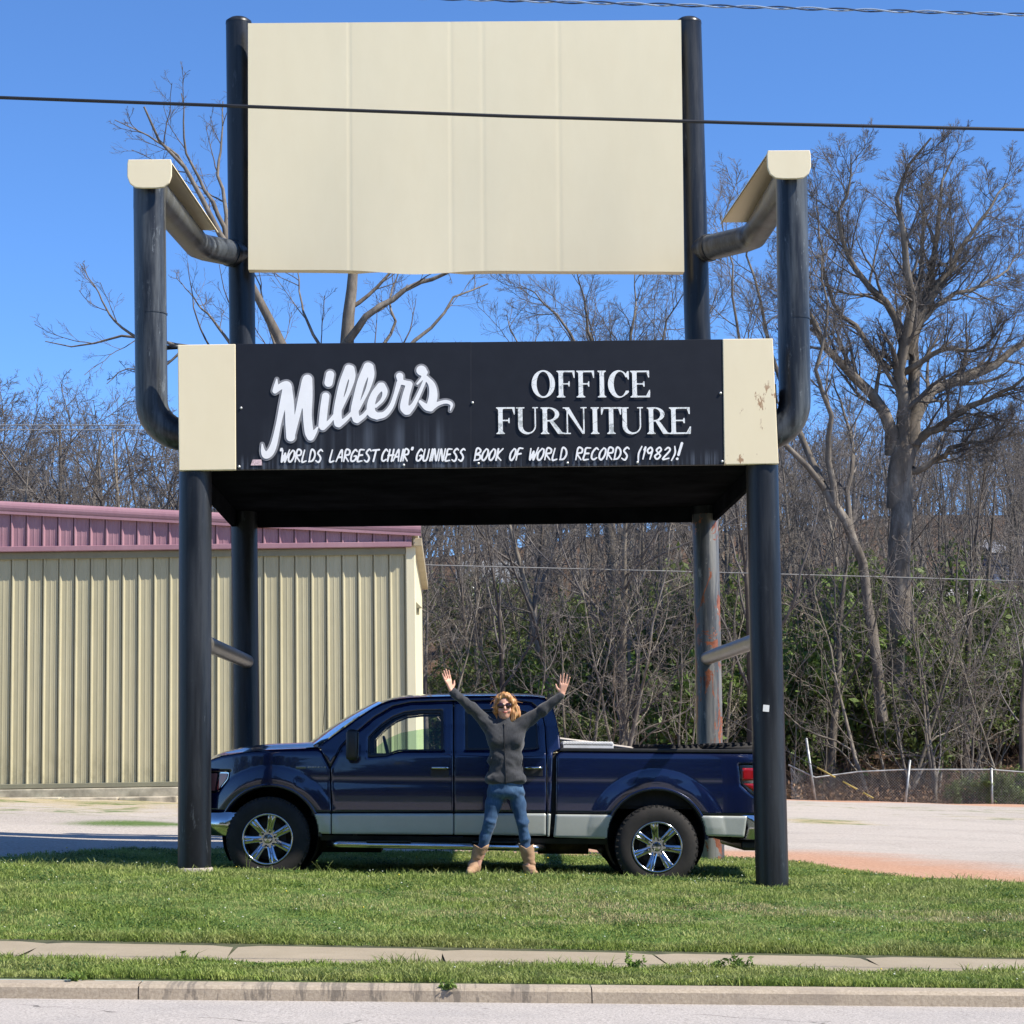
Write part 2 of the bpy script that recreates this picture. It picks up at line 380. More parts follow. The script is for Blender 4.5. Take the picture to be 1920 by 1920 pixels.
# road
m = Mat('asphalt'); co = m.geo(); n4 = m.noise(60, 4, .85, co=co); n1 = m.noise(1.1, 5, .6, co=co); n2 = m.noise(40, 4, .7, co=co)
c = m.ramp(n4, [(.28, (.10, .09, .08)), (.45, (.36, .33, .30)), (.56, (.48, .44, .405)), (.74, (.74, .69, .64))]); c = m.mix(m.step(n1, .35, .75), c, (.36, .345, .335), 'MULTIPLY') if False else c
c = m.mix(m.math('MULTIPLY', m.step(n1, .45, .7), .25), c, (.25, .24, .235))
vo = m.new('TexVoronoi', feature='DISTANCE_TO_EDGE'); vo.inputs['Scale'].default_value = .45; mp = m.new('Mapping')
nz = m.new('TexNoise'); nz.inputs['Scale'].default_value = 3; m.l.new(co, nz.inputs['Vector']); ad = m.new('MixRGB', blend_type='ADD'); ad.inputs[0].default_value = .35; m.l.new(co, ad.inputs[1]); m.l.new(nz.outputs[1], ad.inputs[2]); m.l.new(ad.outputs[0], vo.inputs['Vector'])
crk = m.math('MULTIPLY', m.math('LESS_THAN', vo.outputs['Distance'], .004), m.step(m.noise(.8, 3, co=co), .5, .56))
c = m.mix(m.math('MULTIPLY', crk, .75), c, (.06, .055, .05))
m.col(c).set(rough=.9, spec=.25).bump(n4, .7, .008).bump(n2, .3, .01)
g = MB(); xs = np.arange(-200, 201, 4.0); g.grid([[(x, y, -.027*(x if abs(x) < 20 else math.copysign(20+math.tanh((abs(x)-20)/15)*12, x))+zz) for x in xs] for y, zz in ((-17.6, -.02), (-11.5, .03), (-5.36, 0))])
tag(g.build('road', m.m, fix=False), kind='structure')
strip('roadside_verge', -200, -17.6, -200, 200, simple('far_grass', (.06, .10, .025), .95, 0, .3, 3), dz=-.02, step=8)
# kerb (one extruded profile with joints)
m = Mat('kerb_concrete'); co = m.geo(); n2 = m.noise(45, 5, .7, co=co); n1 = m.noise(2.5, 4, co=co)
c = m.ramp(n2, [(.3, (.27, .22, .16)), (.7, (.46, .39, .30))]); c = m.mix(m.math('MULTIPLY', m.step(n1, .45, .7), .6), c, (.26, .215, .17))
sx = m.new('SeparateXYZ'); m.l.new(co, sx.inputs[0])
band = m.math('MULTIPLY', m.step(sx.outputs[0], -2.6, -1.9), m.math('SUBTRACT', 1.0, m.step(sx.outputs[0], .2, .55)))
st = m.math('MULTIPLY', band, m.step(m.noise(9, 4, .75, (1, 0, .25), co=co), .50, .60)); c = m.mix(m.math('MULTIPLY', st, .6), c, (.09, .08, .07))
m.col(c).set(rough=.9).bump(n2, .5, .008); kerbm = m.m
prof = [(-5.362, -.03), (-5.36, .0), (-5.352, .070), (-5.335, .086), (-5.32, .093), (-5.16, .098), (-5.155, .06)]
g = MB(); x = -40.0
while x < 40:
    L = 2.9; x0, x1 = x+.004, x+L-.004
    P = [[(xx, y+rng.uniform(-.0015, .0015), z-.027*xx) for y, z in prof] for xx in np.linspace(x0, x1, 8)]; g.grid(P); x += L
g.grid([[(x, y, z-.027*x) for x in (-40, 0, 40)] for y, z in ((-5.345, -.04), (-5.335, .066), (-5.16, .08))])
tag(g.build('kerb', kerbm, smooth=False, fix=False), kind='structure')
# verge soil under the narrow grass strip
strip('grass_verge', -5.158, -4.395, -40, 40, simple('verge_soil', (.075, .10, .03), .95, 0, .4, 7, .5), dz=-.006, ny=4, step=1.0)
strip('pavement_bed', -4.40, -3.0, -40, 40, simple('bed_soil', (.07, .075, .035), .95, 0, .4, 7, .5), dz=-.012, ny=4, step=1.0)
# pavement slabs
m = Mat('pavement_concrete'); co = m.geo(); n2 = m.noise(60, 4, .7, co=co); n1 = m.noise(1.7, 5, .65, co=co)
c = m.ramp(n1, [(.3, (.26, .215, .145)), (.7, (.36, .30, .21))]); c = m.mix(.3, c, m.ramp(n2, [(.3, (.20, .16, .11)), (.7, (.42, .355, .26))])); m.col(c).set(rough=.92).bump(n2, .4, .006)
g = MB(); J = [at(px, 1785, -3.7)[0] for px in (60, 432, 830, 1240, 1640)]; J = [J[0]-k*1.95 for k in range(14, 0, -1)]+J+[J[-1]+k*1.95 for k in range(1, 14)]
for a, b in zip(J[:-1], J[1:]):
    sk = rng.uniform(-.12, .12)
    def px_(x, y): return float(gz(x, y))+.004
    P = [[(xx+sk*(y+3.7)*.4, y, px_(xx, y)+(0 if 0 < k < 9 else -.004)) for y in (-4.40, -4.385, -3.9, -3.5, -3.05, -3.035)] for k, xx in enumerate(np.linspace(a+.007, b-.007, 10))]
    g.grid(P)
tag(g.build('pavement', m.m, smooth=False, fix=False), kind='structure')

# ------------------------------------------------------------------ warehouse
CREAM = hexc(196, 186, 150)
def wallmat(name, c1, c2, grime=False):
    m = Mat(name); co = m.geo(); n = m.noise(1.2, 5, .6, (1, 1, .25), co=co); n2 = m.noise(14, 4, .6, (1, 1, .3), co=co)
    c = m.mix(.3, m.ramp(n, [(.3, c1), (.7, c2)]), m.ramp(n2, [(.3, c1), (.7, c2)]))
    if grime:
        sx = m.new('SeparateXYZ'); m.l.new(co, sx.inputs[0]); lo_ = m.math('SUBTRACT', 1.0, m.step(sx.outputs[2], 1.1, 2.3)); g_ = m.step(m.noise(2.6, 5, .75, (1, 1, .5), co=co), .44, .66); c = m.mix(m.math('MULTIPLY', m.math('MULTIPLY', lo_, g_), .55), c, (.20, .18, .11))
        st_ = m.step(m.noise(5, 4, .7, (1, 0, .05), co=co), .58, .72); c = m.mix(m.math('MULTIPLY', st_, .22), c, (.22, .19, .12))
    m.col(c).set(rough=.55, spec=.35).bump(n, .15, .03); return m.m
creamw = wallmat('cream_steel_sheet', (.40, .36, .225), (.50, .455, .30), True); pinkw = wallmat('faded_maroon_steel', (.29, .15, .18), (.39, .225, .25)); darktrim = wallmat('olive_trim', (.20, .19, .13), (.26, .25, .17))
bz0 = lambda x: float(gz(x, BY))
zbase = at(100, 1478, BY)[2]; zeave = at(300, 1026, BY)[2]; zc = at(770, 1020, BY)[2]; zeave = (zeave+zc)/2
rl = at(0, 962, BY-.15); rr_ = at(776, 1003, BY-.15); rs = (rl[2]-rr_[2])/(rl[0]-rr_[0])      # rake line slope (top of maroon field)
def rake(x): return rr_[2]+rs*(x-rr_[0])
RIDGE = BX-17.0
def zroof(x): return rake(x) if x > RIDGE else rake(RIDGE)+(x-RIDGE)*-rs
bld = empty('warehouse', (BX-8, BY+5, zbase), 'long cream ribbed steel warehouse with faded maroon gable trim, left of the bare woods', 'building')
O = bld.location
def ribs(x0, x1, ztop, zbot, name, mat, y, pitch=.298, off=0.0):
    pr = []; x = x0; k = math.floor((x0-off)/pitch); pts = []
    while True:
        b = off+k*pitch
        for dx, dy in ((-.026, 0), (-.022, .035), (-.004, .035), (0, 0), (.003, -.034), (.022, -.036), (.050, 0), (.120, 0), (.126, -.004), (.146, -.004), (.152, 0), (.205, 0), (.211, -.004), (.231, -.004), (.237, 0)):
            xx = b+dx
            if x0 <= xx <= x1: pts.append((xx, dy))
        k += 1
        if b > x1: break
    pts = [(x0, 0)]+pts+[(x1, 0)]; g = MB(O)
    T = ztop if callable(ztop) else (lambda x: ztop)
    rows = []
    for t in (0, .12, .35, .6, .85, 1):
        rows.append([(x, y+dy+.004*math.sin(x*1.3+t*5), zbot+(max(T(x), zbot+.001)-zbot)*t) for x, dy in pts])
    g.grid(rows); return g.build(name, mat, bld, smooth=False, fix=False)
ribs(BX-34, BX-.12, zeave+.02, zbase-.02, 'front_wall', creamw, BY, off=at(23, 1250, BY)[0]-.02)
ribs(BX-34, BX-.02, lambda x: zroof(x)+.02, zeave, 'maroon_gable', pinkw, BY-.15, pitch=.298, off=at(23, 1250, BY)[0]-.02)
# side wall, corner trim, base trim, slab, roof, rake cap
g = MB(O); yy = np.arange(BY+.1, BY+10.2, .298); pts = []
for y in yy:
    for dy, dx in ((0, 0), (.012, .03), (.046, .03), (.06, 0)): pts.append((y+dy, dx))
g.grid([[(BX+dx, y, z) for y, dx in pts] for z in (zbase, zeave)]); g.build('side_wall', wallmat('sunlit_cream_sheet', (.66, .60, .40), (.76, .69, .48)), bld, fix=False)  # cream sheet again, sunlight on this side put into a lighter colour
g = MB(O); g.box((BX-.05, BY-.035, (zbase+zeave)/2), (.17, .05, zeave-zbase-.05)); g.box((BX+.02, BY+.09, (zbase+zeave)/2), (.05, .2, zeave-zbase-.05)); g.build('corner_trim', bpy.data.materials['sunlit_cream_sheet'], bld, bevel=.01)
g = MB(O); g.box((BX-17, BY-.13, zeave-.02), (33.95, .14, .10)); g.build('gable_flashing', pinkw, bld, bevel=.01)
g = MB(O); g.box((BX-17, BY-.045, zeave-.14), (33.7, .05, .13)); g.box((BX-17, BY-.05, zbase+.045), (33.9, .09, .09)); g.build('base_trim', darktrim, bld, bevel=.008)  # base trim; the upper strip is the gable's shade put in as dark colour
g = MB(O)
for x0, x1 in ((RIDGE, BX+.10), (RIDGE, BX-34.2)):
    g.add([(x0, BY-.2, zroof(x0)), (x1, BY-.2, zroof(x1)), (x1, BY+10.4, zroof(x1)), (x0, BY+10.4, zroof(x0)), (x0, BY-.2, zroof(x0)+.14), (x1, BY-.2, zroof(x1)+.14), (x1, BY+10.4, zroof(x1)+.14), (x0, BY+10.4, zroof(x0)+.14)], [(0, 1, 2, 3), (7, 6, 5, 4), (0, 4, 5, 1), (2, 6, 7, 3), (0, 3, 7, 4), (1, 5, 6, 2)])
g.build('roof', wallmat('roof_sheet', (.40, .36, .30), (.5, .46, .38)), bld)
g = MB(O)
for x0, x1 in ((RIDGE, BX+.16), (RIDGE, BX-34.2)):
    P = []
    for a in np.linspace(-1.2, 1.75, 9):
        P.append([(x, BY-.16-.10*math.cos(a), zroof(x)+.11+.12*math.sin(a)) for x in (x0, x1)])
    g.grid(P); g.add([(x0, BY-.24, zroof(x0)-.02), (x1, BY-.24, zroof(x1)-.02), (x1, BY-.21, zroof(x1)-.02), (x0, BY-.21, zroof(x0)-.02), (x0, BY-.24, zroof(x0)+.03), (x1, BY-.24, zroof(x1)+.03), (x1, BY-.21, zroof(x1)+.03), (x0, BY-.21, zroof(x0)+.03)], [(0, 1, 2, 3), (7, 6, 5, 4), (0, 4, 5, 1), (2, 6, 7, 3), (0, 3, 7, 4), (1, 5, 6, 2)])
g.build('rake_cap', pinkw, bld, smooth=False)
g = MB(O); g.box((BX+.09, BY+5.0, zeave+.02), (.17, 10.3, .15)); g.build('eave_soffit', wallmat('soffit_tan', (.33, .27, .17), (.42, .35, .23)), bld, bevel=.01)
g = MB(O); g.box((BX+.05, BY+1.4, at(783, 1135, BY)[2]), (.08, .12, .16)); g.prism([(BX+.02, at(783, 1118, BY)[2]), (BX+.14, at(783, 1128, BY)[2]-.02), (BX+.02, at(783, 1128, BY)[2]-.03)], BY+1.3, BY+1.5); g.build('wall_lamp', darktrim, bld)
g = MB(O); g.box((BX-17, BY+4.9, zbase-.3), (34.3, 10.2, .58)); g.build('foundation', simple('old_concrete', (.42, .38, .29), .9, 0, .3, 4, .4), bld, bevel=.02)
# split kerb slab in front of the warehouse
g = MB(); xs = np.linspace(BX-16, at(335, 1490, 20.8)[0], 12)
for a, b in zip(xs[:-1], xs[1:]):
    zz = at(200, 1497, 20.6)[2]; g.box(((a+b)/2, 20.75, zz-.08+rng.uniform(-.01, .01)), (b-a-.02, .6, .22))
tag(g.build('concrete_ledge', simple('ledge_concrete', (.42, .37, .28), .95, 0, .45, 3, .5), bevel=.02), 'low broken concrete ledge along the foot of the cream warehouse wall', 'ledge')

# ------------------------------------------------------------------ the giant chair
def steel(name, base, light, rust=0, amt=.6):
    m = Mat(name); co = m.geo(); n = m.noise(6.5, 6, .68, (1, 1, .08), co=co); n2 = m.noise(9, 6, .75, co=co); n3 = m.noise(13, 6, .78, (1, 1, .22), co=co)
    f = m.math('MULTIPLY', m.step(n, .38, .66), amt); c = m.mix(f, base, light)
    c = m.mix(m.math('MULTIPLY', m.step(n2, .60, .75), .28*amt+.08), c, tuple(min(1, l*1.7) for l in light))
    c = m.mix(m.math('MULTIPLY', m.step(n3, .60, .66), .42), c, tuple(min(1, l*2.3) for l in light))
    if rust:
        r = m.step(m.noise(3.6, 6, .7, (1, 1, .5), co=co, dist=.9), .548, .562); rc = m.ramp(n2, [(.35, (.13, .04, .02)), (.65, (.34, .12, .055))]); c = m.mix(m.math('MULTIPLY', r, rust), c, rc)
    m.col(c).set(rough=m.ramp(n, [(.3, (.28,)*3), (.7, (.46,)*3)]), spec=.38).bump(n2, .08, .01).bump(m.noise(1.5, 3, .5, co=co), .05, .05); return m.m
blk = steel('charcoal_steel', (.0075, .0085, .011), (.040, .045, .052)); blkw = steel('weathered_steel', (.014, .016, .020), (.10, .112, .12), 0, .9)
gry = steel('peeling_grey_steel', (.05, .056, .063), (.24, .237, .22), 1.0, 1.0)
def creammat(name, rust=False, seams=None):
    m = Mat(name); co = m.geo(); n = m.noise(.8, 5, .6, (1, 1, .5), co=co); n2 = m.noise(7, 6, .7, (1, 1, .3), co=co)
    c = m.ramp(n, [(.3, (.82, .71, .475)), (.7, (.86, .755, .515))]); c = m.mix(.25, c, m.ramp(n2, [(.3, (.80, .69, .46)), (.7, (.87, .77, .54))]))
    if rust:
        r = m.step(m.noise(7.5, 5, .7, (1, 1, .35), co=co), .60, .64); sx = m.new('SeparateXYZ'); m.l.new(co, sx.inputs[0]); r = m.math('MULTIPLY', r, m.math('SUBTRACT', 1.0, m.step(sx.outputs[2], 4.85, 5.0)))
        c = m.mix(m.math('MULTIPLY', r, .8), c, (.30, .13, .05))
    m.col(c).set(rough=.5, spec=.4).bump(m.noise(.9, 2, .4, (1, 1, .5), co=co), .15, .10).bump(m.noise(5, 3, .5, co=co), .05, .02); return m.m
crm = creammat('cream_panel'); crr = creammat('rusty_cream_panel', True); crt = creammat('cream_arm_cover')
CZ0, CZ1, CD = 4.19, 5.34, 4.60
chair = empty('giant_chair_sign', (0, 2.3, .5), 'colossal black pipe-frame chair with cream backrest and lettered shop sign, standing over the pickup', 'sign')
O = chair.location
def pipe(name, pts, r, mat, parent=chair, n=28, smooth=True):
    g = MB(O); g.tube(pts, r, n); return g.build(name, mat, parent, smooth=smooth, auto=38)
def base(px, py, Y): p = at(px, py, Y); return p
# front legs, rear posts (each follows the photographed lean)
fl = [tuple(at(364.5, 1655, 0)), tuple(at(365.5, 1250, 0)), tuple(at(366.5, 878, 0))]
fr = [tuple(at(1448.5, 1680, 0)), tuple(at(1436.5, 1200, 0)), tuple(at(1428.5, 868, 0))]
pipe('leg', fl, .1475, blk); pipe('leg', fr, .1475, blk)
rl_ = [tuple(at(464, 1640, CD)), tuple(at(461, 1300, CD)), tuple(at(454, 600, CD)), tuple(at(447.5, 42, CD))]
rrp = [tuple(at(1334, 1640, CD)), tuple(at(1329, 1300, CD)), tuple(at(1322, 965, CD))]; rrq = [tuple(at(1322, 965, CD)), tuple(at(1307, 600, CD)), tuple(at(1291, 42, CD))]
pipe('rear_post', rl_, .1475, blk); o = pipe('rear_post', rrq, .1475, blk); tag(pipe('rear_post', rrp, .1475, gry), 'peeling grey rear post with rust patches')
for p in (rl_[-1], rrq[-1]):
    g = MB(O); g.lathe([(.001, .05), (.10, .045), (.147, .01), (.15, -.02)], p, 'z', 28); g.build('post_cap', blk, chair, True)
g = MB(O); g.lathe([(.148, .02), (.155, .03), (.165, .02), (.165, -.2)], (fl[0][0], 0, float(gz(fl[0][0], 0))-.0), 'z', 24); g.build('footing', simple('footing_concrete', (.4, .36, .3), .9), chair, True)
# seat box: hollow underneath
xl, xr = at(335, 760, -.16)[0], at(1459, 760, -.16)[0]; yf, yb = -.155, CD+.17
tl, tr_ = at(333, 646, yf)[2], at(1455, 635, yf)[2]; bl, br = at(335, 881, yf)[2], at(1460, 869, yf)[2]
g = MB(O)
def slab(p): g.add(*p)
th = .05; CZT = 4.93
for (x, xo) in ((xl, xl+th), (xr-th, xr)):
    g.box(((x+xo)/2, (yf+yb)/2+.03, (CZ0+CZT)/2+.003), (th, yb-yf-.06, CZT-CZ0-.006))
g.box(((xl+xr)/2, yb-.03, (CZ0+CZT)/2+.06), (xr-xl-.11, .05, CZT-CZ0-.13))
g.box(((xl+xr)/2, (yf+yb)/2, CZT-.04), (xr-xl-.11, yb-yf-.14, .06)); g.box(((xl+xr)/2, (yf+yb)/2, CZ0+.20), (xr-xl-.11, yb-yf-.14, .05))
g.box(((xl+xr)/2, yb-.1, CZ0+.1), (xr-xl-.14, .08, .18))
g.build('seat', simple('seat_underside', (.010, .011, .014), 1.0, 0, .3, 2, spec=.0), chair, bevel=.006)
def plate(name, q, y, t, mat, bev=.004, seg=1):
    """q: four pixel corners tl,tr,br,bl at depth y"""
    P = [at(px, py, y) for px, py in q]; g = MB(O); A = [np.array(p) for p in P]; B = [p+np.array([0, t, 0]) for p in A]
    g.add([tuple(p) for p in A+B], [(0, 1, 2, 3), (7, 6, 5, 4), (0, 4, 5, 1), (1, 5, 6, 2), (2, 6, 7, 3), (3, 7, 4, 0)]); return g.build(name, mat, chair, bevel=bev)
signm = Mat('black_sign_face'); co = signm.geo(); n = signm.noise(6, 5, .6, co=co); strk = signm.noise(7.5, 4, .55, (1, 0, .03), co=co)
sx = signm.new('SeparateXYZ'); signm.l.new(co, sx.inputs[0]); X_, Z_ = sx.outputs[0], sx.outputs[2]
za, zb_ = at(600, 868, yf)[2], at(600, 815, yf)[2]; xa_, xb_ = at(480, 800, yf)[0], at(860, 800, yf)[0]
ms = signm.math('MULTIPLY', signm.math('SUBTRACT', 1.0, signm.step(Z_, zb_-.05, zb_+.22)), signm.math('MULTIPLY', signm.step(X_, xa_, xa_+.25), signm.math('SUBTRACT', 1.0, signm.step(X_, xb_-.2, xb_))))
str2 = signm.noise(26, 4, .6, (1, 0, .02), co=co); low = signm.math('SUBTRACT', 1.0, signm.step(Z_, za-.02, za+.10))
f = signm.math('MULTIPLY', ms, signm.step(strk, .44, .72)); f = signm.math('ADD', signm.math('MULTIPLY', f, .42), signm.math('MULTIPLY', signm.math('MULTIPLY', low, signm.step(str2, .48, .62)), .35))
signm.col(signm.mix(f, signm.ramp(n, [(.3, (.0085, .0095, .014)), (.7, (.012, .0135, .019))]), (.17, .20, .25))).set(rough=.5, spec=.35).bump(signm.noise(1.2, 3, .5, co=co), .08, .05)
sign_face = plate('sign_board', [(442, 644.8), (883.4, 641), (883.4, 876.6), (443, 880.6)], yf-.006, .05, signm.m, .003)
sign_face2 = plate('sign_board', [(882.4, 641.3), (1354.5, 636), (1357.5, 871), (882.4, 876.3)], yf-.003, .05, signm.m, .003)
plate('end_panel', [(333, 646.5), (441.5, 645), (442.5, 880.8), (335.5, 882.3)], yf-.012, .06, crm, .006)
plate('end_panel', [(1355, 635.5), (1449, 634.5), (1460, 869.5), (1358, 871)], yf-.012, .06, crr, .006)
# backrest sheet with a slack lower edge
bp = MB(O); YP = CD-.36; N = 240; rows = []
for t in np.linspace(0, 1, 14):
    row = []
    for i in range(N+1):
        u = i/N; T = at(465+812*u, 43.5-6*u, YP); B_ = at(465.5+817.5*u, 505.5+4*u+8*math.exp(-((u-.38)/.10)**2), YP)
        p = T+(B_-T)*t; seam = sum(.0032*math.exp(-((u-u0)/.0022)**2) for u0 in (.233, .468, .54, .715)); row.append((p[0], p[1]-.006*math.sin(u*20+t*3)*t+seam-.02*math.exp(-((u-.38)/.12)**2)*t**6, p[2]))
    rows.append(row)
bp.grid(rows); q0 = [Vector(v)+O for v in bp.v]; W = N+1
back = [(v.x, YP+.15, v.z) for v in (q0[i] for i in [*range(W)])]; botb = [(q0[13*W+i].x, YP+.15, q0[13*W+i].z+(.06 if .25 < i/N < .5 else 0)*math.sin((i/N-.25)*4*math.pi)) for i in range(W)]
bp.grid([[tuple(q0[i]) for i in range(W)], back]); bp.grid([[tuple(q0[13*W+i]) for i in range(W)], botb])
bp.grid([[tuple(q0[r*W]) for r in range(14)], [(q0[r*W].x, YP+.15, q0[r*W].z) for r in range(14)]]); bp.grid([[tuple(q0[r*W+N]) for r in range(14)], [(q0[r*W+N].x, YP+.15, q0[r*W+N].z) for r in range(14)]])
bp.grid([back, botb]); bp.build('backrest', crm, chair, True, auto=35)
g = MB(O)
for py in (110, 300, 470):
    a, b = at(474, py, CD-.12), at(1262, py-4, CD-.12); g.tube([a, b], .05, 10)
g.build('backrest_rail', blk, chair, True)
# arms
def arm(sgn, vt, ve, r=.1475):
    YA = .16; tx, ty = vt; ex, ey = ve
    top = np.array(at(tx, ty, YA)); el = np.array(at(ex, ey, YA)); ztop = top[2]
    pts = [top]; R = .33; n = 8
    pts.append(el+np.array([0, 0, R*0+.12]))
    for k in range(1, n+1):
        a = k/n*math.radians(78); pts.append(el+np.array([-sgn*(R-R*math.cos(a)), 0, .12-R*math.sin(a)-(.0)]))
    last = pts[-1]; pts.append(last+np.array([-sgn*.35*math.sin(math.radians(78)), 0, -.35*math.cos(math.radians(78))]))
    pipe('arm_upright', [tuple(p) for p in pts], r, blkw)
    return top, YA
def armset(sgn, vt, ve, bend, post, padend, lip):
    top, YA = arm(sgn, vt, ve)
    T = Vector(at(vt[0], vt[1], YA)); B = Vector(at(bend[0], bend[1], 3.95)); P = Vector(at(post[0], post[1], CD)); E_ = Vector((T.x, T.y, T.z-.001))
    # mitred elbow at the top and the run back to the rear post
    g = MB(O); g.tube([T+Vector((0, 0, -.2)), T+Vector((0, 0, .0)), T+(B-T).normalized()*.1, T+(B-T)*.45, T+(B-T)*.85, B+(B-T).normalized()*-.12+Vector((0, 0, 0)), B+(P-B)*.14, P], .146, 26); g.build('arm_rail', blkw, chair, True, auto=38)
    a = Vector(at(*padend, 3.45)); lw = .20; zt = at(*lip[0], YA-.2)[2]; cx = at(*lip[1], YA-.2)[0]
    f0 = Vector((cx, YA-.20, zt)); D = Vector((a.x-f0.x, a.y-f0.y, a.z-f0.z)); g = MB(O); U = Vector((1, 0, 0))
    prof = [(-.205, -.042), (-.20, -.022), (-.18, -.006), (-.15, 0), (.15, 0), (.18, -.006), (.20, -.022), (.205, -.042)]
    for zo in (0,):
        R0 = [f0+U*x+Vector((0, 0, z)) for x, z in prof]; R1 = [p+D for p in R0]
        g.grid([[tuple(p) for p in R0], [tuple(p) for p in R1]]); g.grid([[tuple(p-Vector((0, 0, .012)) if abs(prof[i][0]) < .16 else p+U*(-.012 if prof[i][0] > 0 else .012)) for i, p in enumerate(R1)], [tuple(p-Vector((0, 0, .012)) if abs(prof[i][0]) < .16 else p+U*(-.012 if prof[i][0] > 0 else .012)) for i, p in enumerate(R0)]])
    lipp = [(-.195, 0), (.195, 0), (.203, -.04), (.203, -.16), (.18, -.225), (.13, -.262), (.06, -.27), (-.06, -.27), (-.13, -.262), (-.18, -.225), (-.203, -.16), (-.203, -.04)]
    g.prism([(f0.x+x, f0.z+z-.002) for x, z in lipp], f0.y-.03, f0.y+.004); g.build('arm_cover', crt, chair, bevel=.006)
    g = MB(O); c = P+(B-P).normalized()*.17; g.tube([c, c+(B-P).normalized()*.05], .157, 24); g.build('flange', blk, chair, True, auto=30)
armset(-1, (280, 352), (284, 775), (372, 462), (452, 478), (374, 430), ((281, 300), (281, 300)))
armset(1, (1484, 330), (1491, 775), (1412, 445), (1306, 470), (1384, 415), ((1478, 283), (1478, 283)))
for sx_, ys_ in ((280.5, (590, 345)), (1486, (600,))):
    for y_ in ys_: g = MB(O); q_ = Vector(at(sx_+(y_-345)*.012, y_, .16)); g.tube([q_, q_+Vector((0, 0, .012))], .1505, 28, cap=False); g.build('weld_seam', blkw, chair, True)
g = MB(O); g.tube([at(310, 652, .2), at(340, 650, .2)], .022, 10); g.build('bracket', blk, chair, True)
# floor braces between front leg and rear post
pipe('brace', [tuple(at(380, 1204, .1)), tuple(at(463, 1240, CD-.12))], .075, steel('tan_brace_steel', (.06, .057, .05), (.22, .20, .16)))
pipe('brace', [tuple(at(1436, 1195, .1)), tuple(at(1326, 1234, CD-.12))], .075, steel('pale_brace_steel', (.10, .095, .09), (.28, .27, .25)))
g = MB(O); p = at(1436.5, 1328, -.15); g.box((p[0], -.1495, p[2]), (.055, .004, .06), (0, .1, 0)); g.build('white_tag', simple('white_paper', (.8, .8, .78), .6), chair)
# rivets
rv = simple('rivet_steel', (.7, .7, .68), .4, .4)
for px, py in [(452, 765), (448.5, 875), (757, 872), (897, 869), (886, 755), (1064, 868), (1195, 867), (1351, 737), (1354, 865)]:
    g = MB(O); g.lathe([(.001, -.012), (.010, -.010), (.012, 0)], at(px, py, yf-.007), 'y', 10); g.build('rivet', rv, chair, True)
p = at(481, 868, yf-.01); g = MB(O); g.prism([(p[0]-.052, p[2]-.022), (p[0]+.05, p[2]-.022), (p[0]+.045, p[2]+.03), (p[0]-.035, p[2]+.03)], p[1]-.003, p[1]+.003); g.build('sticker', simple('sticker_paper', (.75, .55, .56), .6, 0, .35, 60), chair)
# ---- lettering
LY = yf-.013
def letfield(strokes, conv, grow, y, name, mat, res=.006, polys=()):
    S = []
    for s in strokes:
        P = np.array([(*conv(a, b), w) for a, b, w in s]); S.append(catmull(P, 6) if len(P) > 2 else P)
    allp = np.concatenate([s[:, :2] for s in S]); m_ = .12+grow
    xs = np.arange(allp[:, 0].min()-m_, allp[:, 0].max()+m_, res); zs = np.arange(allp[:, 1].min()-m_, allp[:, 1].max()+m_, res); X, Z = np.meshgrid(xs, zs); F = np.full(X.shape, -1.0)
    for s in S: stroke_field(F, X, Z, s, grow)
    me = field_mesh(F, X, Z, lambda a, b, d: np.stack([a-O.x, np.full(a.shape, y-O.y), b-O.z], 1), name)
    return link(me, name, mat, sign_face, False)
def conv4(a, b): p = at(430+a/4.085, 620+b/4.085, LY); return p[0], p[2]
K4 = 1/4.085/FPX*19.5
